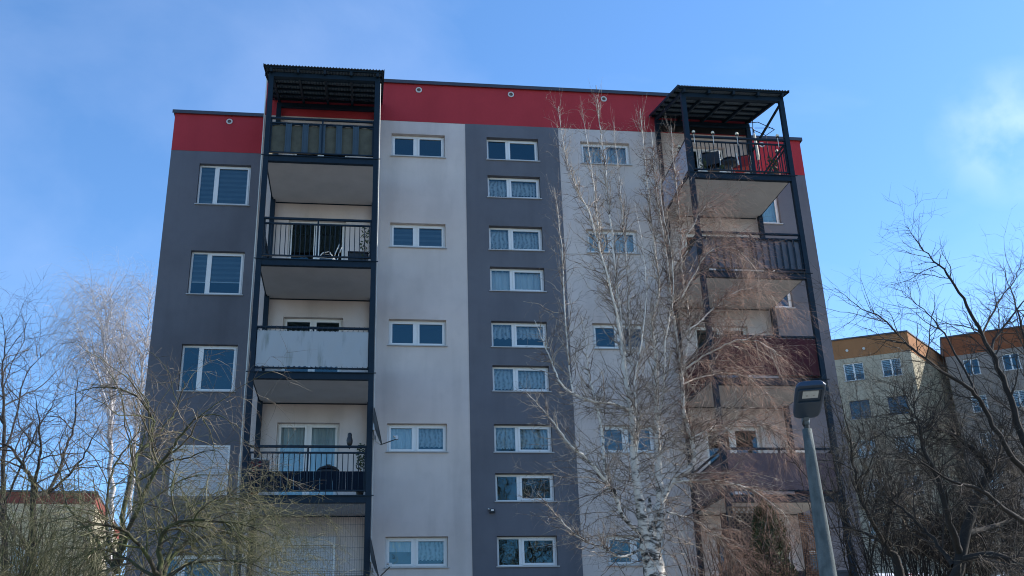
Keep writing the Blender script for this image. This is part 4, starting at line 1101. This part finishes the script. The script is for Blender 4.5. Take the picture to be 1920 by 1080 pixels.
# --- dark trees at the right
fruit_tree('bare_tree', 'dark bare tree with spreading limbs in front of the orange topped flats', 91, 12.5,
    [[(1990, 1090, .12), (1950, 900, .10), (1915, 811, .075), (1879, 707, .055), (1842, 628, .042), (1805, 560, .032), (1769, 505, .022), (1732, 469, .012), (1700, 424, .003)],
     [(1948, 905, .07), (1891, 848, .055, -.3), (1848, 768, .045, -.5), (1812, 725, .038, -.6), (1757, 689, .03, -.7), (1702, 646, .022, -.8), (1653, 597, .015, -.9), (1616, 579, .009, -.9), (1564, 540, .002, -1)],
     [(1960, 960, .08), (1960, 850, .06, .4), (1940, 740, .045, .6), (1925, 650, .03, .7), (1900, 560, .015, .8), (1880, 500, .004, .8)],
     [(1879, 707, .04), (1860, 650, .03, .5), (1900, 590, .02, .7), (1940, 540, .01, .8)],
     [(1848, 768, .03, -.5), (1780, 640, .02, -.2), (1740, 590, .012, 0), (1690, 545, .003, .1)],
     [(1842, 628, .025), (1870, 570, .017, .3), (1905, 520, .009, .4), (1915, 480, .003, .4)],
     [(1960, 1000, .07), (1890, 960, .05, -.5), (1840, 920, .04, -.7), (1780, 900, .025, -.9), (1720, 860, .01, -1)]],
    (1990, 1095), M_DBARK, M_DTWIG, M_DTWIG, per=(4.5, 7, 4), grav=(.03, .0), Ls=((.5, 1.3), (.25, .7), (.12, .3)), rt=(.009, .0050, .0038), K=1.45, RS=.6)
fruit_tree('bare_tree', 'gnarled dark fruit tree with a thick bent limb at the lower right', 92, 13.5,
    [[(1793, 1085, .13), (1818, 970, .11), (1850, 900, .095), (1854, 884, .09), (1830, 848, .075), (1787, 817, .055), (1745, 800, .035, .2), (1700, 770, .015, .3), (1660, 730, .004, .3)],
     [(1800, 1040, .09), (1780, 980, .07, -.4), (1760, 900, .05, -.6), (1735, 850, .035, -.7), (1720, 790, .02, -.7), (1710, 730, .005, -.7)],
     [(1854, 884, .06), (1880, 840, .045, .4), (1900, 790, .03, .6), (1890, 740, .01, .7)],
     [(1810, 1000, .07), (1870, 985, .05, .5), (1930, 960, .03, .8)],
     [(1800, 1050, .08), (1860, 1040, .07, -.6), (1920, 1065, .05, -.9)],
     [(1790, 1060, .06), (1740, 1000, .04, .4), (1700, 960, .03, .6), (1660, 930, .015, .8)]],
    (1793, 1090), M_DBARK, M_DTWIG, M_DTWIG, per=(8, 10, 5), grav=(.01, -.02), Ls=((.5, 1.4), (.25, .7), (.12, .35)), K=2.1, RS=.6, finem=M_FTWIG)
fruit_tree('bare_tree', 'pruned dark tree with a sawn stub and upright shoots right of the lamp post', 93, 15.0,
    [[(1689, 1085, .12), (1678, 1045, .10), (1660, 1022, .08), (1671, 945, .062), (1672, 925, .06)],
     [(1662, 1025, .06), (1630, 970, .045, -.3), (1610, 921, .035, -.4), (1598, 860, .025, -.5), (1590, 800, .016, -.5), (1570, 720, .003, -.5)],
     [(1660, 1020, .05), (1625, 1000, .035, .3), (1590, 985, .025, .5), (1570, 940, .012, .6)],
     [(1671, 960, .04), (1700, 930, .03, .3), (1730, 880, .02, .4), (1735, 800, .01, .5), (1740, 720, .003, .5)],
     [(1640, 985, .03), (1650, 900, .022, .3), (1640, 820, .015, .4), (1650, 740, .003, .4)],
     [(1610, 921, .025), (1625, 850, .016, .2), (1615, 780, .01, .3), (1600, 700, .003, .3)],
     [(1590, 985, .02, .5), (1575, 900, .014, .5), (1580, 820, .01, .5), (1560, 740, .003, .5)]],
    (1689, 1090), M_DBARK, M_DTWIG, M_FTWIG, per=(6, 9, 4), grav=(.05, .0), Ls=((.4, 1.1), (.2, .6), (.12, .3)), K=1.9, RS=.6)
thicket('bush', 'dense dark thicket filling the bottom right in front of the flats', 94, 1590, 1960, 780, 17.5, 150, (M_DBARK, M_DTWIG))
thicket('bush', 'tangled brown bush between the birch and the lamp post', 95, 1290, 1500, 970, 19.5, 60, (M_DBARK, M_BFINE))

# evergreen foliage
def leafy(name, label, cat, seed, c, r, n, leaf, material, stem=True, gz=0):
    rd = np.random.RandomState(seed); root = empty(name, (c[0], c[1], gz)); tag(root, label, cat)
    t = rd.rand(n) ** .8; a = rd.rand(n) * 6.283; rr = np.sqrt(rd.rand(n)) * .5 + .5
    z = c[2] - r[2] + 2 * r[2] * t
    w = np.sin(np.clip(t * .93 + .07, 0, 1) * math.pi) ** .6
    w *= 1 + .25 * np.sin(a * 3 + z * 5) + .15 * np.sin(a * 7 - z * 9)
    P = np.stack([c[0] + r[0] * rr * w * np.cos(a), c[1] + r[1] * rr * w * np.sin(a), z], 1)
    d = rd.randn(n, 3); d[:, 2] += 1.2; d /= np.linalg.norm(d, axis=1)[:, None]; e = np.cross(d, rd.randn(n, 3)); e /= np.linalg.norm(e, axis=1)[:, None]
    s = leaf * (.6 + .8 * rd.rand(n))[:, None]
    V = np.stack([P - d * s, P + e * s * .35, P + d * s, P - e * s * .35], 1).reshape(-1, 3) - np.array([c[0], c[1], gz])
    me = bpy.data.meshes.new('foliage'); me.from_pydata(V.tolist(), [], np.arange(4 * n).reshape(-1, 4).tolist()); me.materials.append(material)
    o = bpy.data.objects.new('foliage', me); COL.objects.link(o); o.parent = root
    MB().tube([(c[0], c[1], gz), (c[0] + .02, c[1], c[2] + r[2] * .6)], [.06, .015], 7).build('trunk', M_DBARK, root)
th = at(1440, 1010, 22.0)
leafy('thuja', 'slim green conifer between the trellis and the woven screen', 'conifer', 5, (th.x, 22.0, (GZ + at(1440, 940, 22).z) / 2), (.42, .42, (at(1440, 940, 22).z - GZ) / 2), 9000, .055, mat('thuja_green', (.045, .06, .018), var=.4, scale=5), gz=GZ - .05)
e1 = at(1840, 1020, 19.0)
leafy('evergreen_shrub', 'dark evergreen shrub under the gnarled tree at the lower right', 'shrub', 6, (e1.x, 19.0, e1.z + .12), (1.25, .8, .62), 6000, .06, mat('ivy_green', (.02, .03, .018), var=.4, scale=5), gz=ground_z(e1.x, 19))

# ------------------------------------------------------------------ street lamp
def lamp():
    y = 10.0; a = at(1513, 805, y); g = ground_z(a.x, y); root = empty('street_lamp', (a.x, y, g)); tag(root, 'grey concrete lamp post with a dark flat lamp head right of the birch', 'street lamp')
    zt = a.z; H = zt - g; n = 14
    pts = []; rr = []
    for i in range(n + 1):
        z = g - .1 + (H + .1) * i / n; pts.append((a.x, y, z)); rr.append(.047 + (zt - z) * .025)
    MB().tube(pts, rr, 24).build('pole', M_CONC, root, smooth=True)
    MB().tube([(a.x, y, zt + .001), (a.x, y - .01, zt + .06)], [.028, .028], 12).tube([(a.x, y + .02, zt), (a.x - .045, y - .02, zt + .05), (a.x - .03, y - .05, zt + .11)], .008, 6).build('cable', M_BLACK, root)
    # spigot and head, head leaning towards the viewer and tilted up
    d = Vector((-.255, -.9, .20)).normalized(); sx = d.cross(Vector((0, 0, 1))).normalized() * -1; sx = Vector((.965, -.27, 0)); sx = (sx - d * sx.dot(d)).normalized(); up = sx.cross(d) * -1
    if up.z < 0: up = -up
    o = Vector((a.x, y, zt + .10))
    MB().tube([(a.x, y, zt + .05), o + d * .02], .036, 14).tube([o - d * .03, o + d * .11], .040, 14).build('spigot', mat('lamp_grey', (.09, .12, .15), rough=.5), root, smooth=True)
    def P(s, t, h): return tuple(o + d * (s * .94) + sx * (t * .95) + up * h)
    prof = [(.09, .085, .055), (.12, .13, .06), (.2, .142, .065), (.5, .150, .06), (.68, .152, .05), (.74, .146, .04), (.78, .12, .022)]
    m = MB(); k = 0; cs = []
    for s, w, h in prof:
        c = [(w * .86, -.03), (w, -.018), (w, .0), (w * .8, h * .8), (w * .4, h), (-w * .4, h), (-w * .8, h * .8), (-w, .0), (-w, -.018), (-w * .86, -.03)]
        cs.append([P(s, t, hh) for t, hh in c])
    q = len(cs[0]); vs = [p for c in cs for p in c]
    fs = [(i * q + j, i * q + (j + 1) % q, (i + 1) * q + (j + 1) % q, (i + 1) * q + j) for i in range(len(cs) - 1) for j in range(q)] + [tuple(range(q))[::-1], tuple((len(cs) - 1) * q + j for j in range(q))]
    m.add(vs, fs); hd = m.build('lamp_head', mat('lamp_navy', (.017, .040, .078), rough=.42), root); bevel(hd, .006, 2)
    # raised rim and the light window on the underside
    m = MB()
    def slab(s0, s1, t0, t1, h0, h1):
        v = [P(s, t, h) for h in (h0, h1) for s, t in ((s0, t0), (s1, t0), (s1, t1), (s0, t1))]
        m.add(v, [(0, 3, 2, 1), (4, 5, 6, 7), (0, 1, 5, 4), (1, 2, 6, 5), (2, 3, 7, 6), (3, 0, 4, 7)])
    slab(.44, .46, -.125, .125, -.042, -.0305); slab(.70, .715, -.115, .115, -.042, -.0305); slab(.46, .70, -.125, -.11, -.042, -.0305); slab(.46, .70, .11, .125, -.042, -.0305)
    m.build('rim', MATS['lamp_navy'], hd)
    m = MB(); slab(.54, .68, -.078, .078, -.040, -.0306); m.build('lens', mat('led_lens', (.50, .56, .60), rough=.35, var=.1, scale=40), hd)
    for t in (-.035, .035):
        m = MB(); slab(.585, .605, t - .008, t + .008, -.044, -.0402); m.build('diode', M_ZINC, hd)
lamp()

# ------------------------------------------------------------------ neighbouring flats at the right
def far_block(name, label, cx, cy, cz, ang, Lf, Ld, roofz, band, wall_m, band_m, wins, side_win=None, gz=6.0, dots=(), skew=0.0):
    """front face along local +x from the corner, facing local -y; windows: (x0, x1, z0, z1, frame, style)"""
    root = empty(name, (cx, cy, gz), ang); tag(root, label, 'building', 'orange topped flats at the right')
    def L(m, nme, ma, par=root, lab=None):
        me = bpy.data.meshes.new(nme); me.from_pydata([(v[0] + skew * v[1], v[1], v[2]) for v in m.v], [], m.f)
        for q in (ma if isinstance(ma, (list, tuple)) else [ma]): me.materials.append(q)
        if isinstance(ma, (list, tuple)): me.polygons.foreach_set('material_index', m.mi)
        o = bpy.data.objects.new(nme, me); COL.objects.link(o); o.parent = par; return o
    H = roofz - gz; hb = H - band
    x0, x1 = Lf
    holes = [(a, b, c - gz, d - gz) for a, b, c, d, _, _ in wins]
    xs = sorted(set([x0, x1] + [h[0] for h in holes] + [h[1] for h in holes])); zs = sorted(set([-2, hb] + [h[2] for h in holes] + [h[3] for h in holes]))
    m = MB()
    for i in range(len(xs) - 1):
        for j in range(len(zs) - 1):
            px = (xs[i] + xs[i + 1]) / 2; pz = (zs[j] + zs[j + 1]) / 2
            if any(h[0] < px < h[1] and h[2] < pz < h[3] for h in holes): continue
            m.add([(xs[i], 0, zs[j]), (xs[i + 1], 0, zs[j]), (xs[i + 1], 0, zs[j + 1]), (xs[i], 0, zs[j + 1])], [(0, 1, 2, 3)])
    for a, b, c, d in holes:
        m.add([(a, 0, c), (a, .15, c), (a, .15, d), (a, 0, d)], [(0, 1, 2, 3)]); m.add([(b, 0, c), (b, .15, c), (b, .15, d), (b, 0, d)], [(3, 2, 1, 0)])
        m.add([(a, 0, d), (b, 0, d), (b, .15, d), (a, .15, d)], [(0, 1, 2, 3)]); m.add([(a, 0, c), (b, 0, c), (b, .15, c), (a, .15, c)], [(3, 2, 1, 0)])
    L(m, 'wall', wall_m)
    m = MB()
    for x in (x0, x1): m.add([(x, 0, -2), (x, Ld, -2), (x, Ld, hb), (x, 0, hb)], [(0, 1, 2, 3)])
    m.add([(x0, Ld, -2), (x1, Ld, -2), (x1, Ld, hb), (x0, Ld, hb)], [(0, 1, 2, 3)]); L(m, 'side_wall', mat('cream_render', (.27, .24, .16)))
    m = MB().box(x0 - .02, x1 + .02, -.02, Ld + .02, hb, H); L(m, 'orange_band', band_m)
    m = MB().box(x0 - .08, x1 + .08, -.08, Ld + .08, H + .001, H + .10); L(m, 'roof', M_COPING)
    m = MB().box(x0 + .1, x1 - .1, 1.2, 1.25, 0, hb); L(m, 'interior', M_INT)
    for a, b, c, d, fm, stl in wins:
        c -= gz; d -= gz; mm = MB(); f = .07; y0, y1 = .09, .14; xm = (a + b) / 2
        mm.box(a, a + f, y0, y1, c, d).box(b - f, b, y0, y1, c, d).box(a + f, b - f, y0, y1, c, c + f).box(a + f, b - f, y0, y1, d - f, d).box(xm - .05, xm + .05, y0, y1, c + f, d - f)
        wn = L(mm, 'window', fm)
        pn = L(MB().add([(a + f, .11, c + f), (b - f, .11, c + f), (b - f, .11, d - f), (a + f, .11, d - f)], [(0, 1, 2, 3)]), 'pane', M_GLASS, wn)
        L(MB().box(a - .05, b + .05, -.05, .09, c - .04, c), 'sill', M_SILL, wn)
        if stl == 'blind':
            bb = MB(); z = d - f
            i = 0
            while z > c + .5: bb.box(a + f, b - f, .2, .21, z - .09, z - .02); z -= .12; i += 1
            L(bb, 'blind', M_PVC, wn)
        elif stl == 'net':
            q = scallop_cloth(a + f, b - f, c + .1, d - f, .3, .05, .3, .03); L(q, 'curtain', M_NET, wn)
    for (x, z) in dots:
        dm = MB().tube([(x, -.06, z - gz), (x, -.02, z - gz)], .09, 12); L(dm, 'vent', M_PALE)
    return root
M_CREAM = render_mat('cream_stucco', (.43, .375, .285), .15); M_ORANGE = render_mat('orange_stucco', (.33, .155, .07), .12)
M_BLUEF = mat('blue_frame', (.04, .07, .12))
A1 = math.atan2(-(64 - 66.03), 36.25 - 31.8)
wins = []
for k in range(5):
    z1 = 24.1 - 2.66 * k; z0 = z1 - 1.25
    fm, stl = [(M_PVC, 'blind'), (M_BLUEF, 'none'), (M_PVC, 'net'), (M_PVC, 'none'), (M_PVC, 'net')][k]
    for (a, b) in ((-4.45, -3.15), (-2.0, -.75), (-8.2, -6.9)): wins.append((a, b, z0, z1, fm, stl))
far_block('block_of_flats', 'cream flats with orange top band right behind the grey block, sunlit on its right side', 36.25, 64, 0, -A1, (-16, 0), 12, 25.8, 1.35, M_CREAM, M_ORANGE, wins, gz=8.5, dots=((-4.0, 25.0), (-2.9, 25.0)), skew=math.tan(R(22)))
M_CREAM2 = render_mat('grey_beige_stucco', (.27, .24, .215), .15); M_ORANGE2 = render_mat('rust_stucco', (.24, .085, .04), .12)
A = at(1765, 635, 67.2)
wins = []
for k in range(6):
    z1 = A.z - 1.75 - 2.66 * k; z0 = z1 - 1.2
    for (a, b) in ((1.1, 2.1), (3.6, 4.7), (6.6, 7.8), (9.6, 10.8)): wins.append((a, b, z0, z1, M_PVC, ['none', 'blind', 'none', 'net', 'none', 'none'][k]))
far_block('block_of_flats', 'darker flats with rust coloured top band at the right edge, behind the bare trees', A.x, A.y, 0, -R(28), (0, 22), 12, A.z, 1.4, M_CREAM2, M_ORANGE2, wins, gz=8.5)

# cream house with red band at the left
lb = at(180, 925, 62.0)
wins = [(a, a + 1.5, lb.z - 4.3 - 2.8 * k, lb.z - 2.9 - 2.8 * k, M_PVC, 'net') for k in range(3) for a in (-4.0, -8.0, -12.5)]
o = far_block('block_of_flats', 'cream house with a red band under the roof behind the thicket at the left', lb.x, 62.0, 0, R(4), (-22, 0), 11, lb.z, .62, render_mat('warm_cream_stucco', (.62, .52, .34), .1), render_mat('faded_red_stucco', (.22, .06, .05), .1), wins, gz=3.0)
o['group'] = 'neighbouring houses at the left'

# ------------------------------------------------------------------ white vans at the lower right
def van(x, y, label, rz=0.0, seed=0):
    g = ground_z(x, y); root = empty('parked_van', (x, y, g), rz); tag(root, label, 'van', 'white vans parked behind the trees')
    Wd, Ln = .98, 5.0; ztop = None
    ROOFH = at(1680, 1069, 30).z - ground_z(15.8, 30) if True else 2.3
    Hh = max(1.9, min(2.7, ROOFH))
    def L(m, nme, ma, par=root):
        me = bpy.data.meshes.new(nme); me.from_pydata(m.v, [], m.f); me.materials.append(ma); o = bpy.data.objects.new(nme, me); COL.objects.link(o); o.parent = par; return o
    prof = [(0, .45), (0, 1.0), (.06, Hh * .80), (.16, Hh - .10), (.35, Hh - .02), (1.2, Hh), (3.6, Hh - .03), (3.95, Hh - .25), (4.45, Hh * .58), (4.9, Hh * .5), (5.0, Hh * .42), (5.0, .40)]
    m = MB(); n = len(prof); vs = []
    for sx in (-1, 1):
        for yy, zz in prof: vs.append((sx * (Wd if zz < Hh * .55 else Wd - .16 * (zz - Hh * .55) / (Hh * .45)), yy, zz))
    fs = [tuple(range(n)), tuple(range(n, 2 * n))[::-1]] + [(i, n + i, n + (i + 1) % n, (i + 1) % n) for i in range(n)]
    m.add(vs, fs); b = L(m, 'body', mat('white_car_paint', (.72, .73, .75), rough=.25, var=.02)); bevel(b, .05, 3)
    L(MB().add([(-.72, -.012 + .05, Hh * .62), (.72, .038, Hh * .62), (.66, .10, Hh * .86), (-.66, .10, Hh * .86)], [(0, 1, 2, 3)]), 'rear_window', mat('car_glass', (.02, .025, .03), rough=.08))
    rl = mat('tail_red', (.35, .01, .012), rough=.3)
    for sx in (-1, 1):
        L(MB().box(min(sx * .80, sx * .95), max(sx * .80, sx * .95), -.02, .06, .95, Hh * .70), 'tail_light', rl)
        for yy in (.95, 4.05):
            w = MB().tube([(sx * .78, yy, .33), (sx * 1.0, yy, .33)], .33, 18); t = L(w, 'wheel', M_BLACK); L(MB().tube([(sx * 1.001, yy, .33), (sx * 1.012, yy, .33)], .19, 12), 'hubcap', M_ZINC, t)
    L(MB().box(-.25, .25, -.01, .05, Hh - .13, Hh - .09), 'brake_light', rl)
    L(MB().box(-.95, .95, -.08, .0, .38, .60), 'bumper', M_BLACK)
    L(MB().box(-.26, .26, -.03, -.001, .78, .9), 'number_plate', M_WHITE)
van(15.6, 30, 'white van parked right of the lamp post, its roof just in view')
van(19.6, 29.2, 'white van at the bottom right corner, partly hidden by branches', -.12)

# ------------------------------------------------------------------ trees behind the viewer, seen only in the window panes
T = Tree(300)
gg = ground_z(0, -12)
st = smooth_stem([(0, 0, 0, .22), (.1, 0, 4, .17), (-.1, .1, 9, .1), (.1, 0, 15, .03)], 6, T.rd, .03); T.stems.append(st)
l0 = T.clothe(st, .2, 1, 3.0, (1.5, 4.0), (.5, 1.1), .06, 0, .04, .1, n=7)
for q in l0: T.clothe(q, .1, 1, 3, (.4, 1.4), (.4, 1.0), -.02, 1, .012, .14, n=4)
root = empty('background_birch', (2, -11, gg)); tag(root, 'bare birch across the street from the house', 'tree', 'bare birches behind the viewer')
o_ = wloc(root)
T.stems = [([tuple(Vector(p) + o_) for p in a], b) for a, b in T.stems]; T.limbs = [([tuple(Vector(p) + o_) for p in a], b) for a, b in T.limbs]; T.twigs = [([tuple(Vector(p) + o_) for p in a], b) for a, b in T.twigs]
T.build(root, M_BIRCH, M_BTWIG, M_BFINE, sides=(7, 4, 3, 3))
for i, (x, y, s, rz) in enumerate([(5.5, -9, .85, 1), (9, -12, 1.0, 2), (-2, -10, .8, 3), (13, -9, .9, 4), (7.3, -15, 1.1, 5)]):
    c = root.copy(); COL.objects.link(c); c.location = (x, y, gg); c.rotation_euler = (0, 0, rz); c.scale = (s, s, s)
    c['label'] = ['bare birch behind the viewer, second from the right end of its row', 'tall bare birch behind the viewer in the middle of its row', 'smallest bare birch behind the viewer, at the left end of its row', 'bare birch behind the viewer at the right end of its row', 'tallest bare birch behind the viewer, set back from its row'][i]
    for ch in list(root.children):
        d = ch.copy(); COL.objects.link(d); d.parent = c
for o in bpy.data.objects:
    if o.parent and o.name.split('.')[0] in ('branches', 'twigs', 'fine_twigs', 'foliage', 'leaves', 'wire_mesh', 'weaving', 'upright_canes', 'lacing', 'wires'): o['kind'] = 'stuff'
bpy.context.view_layer.update()
print('objects', len(bpy.data.objects))
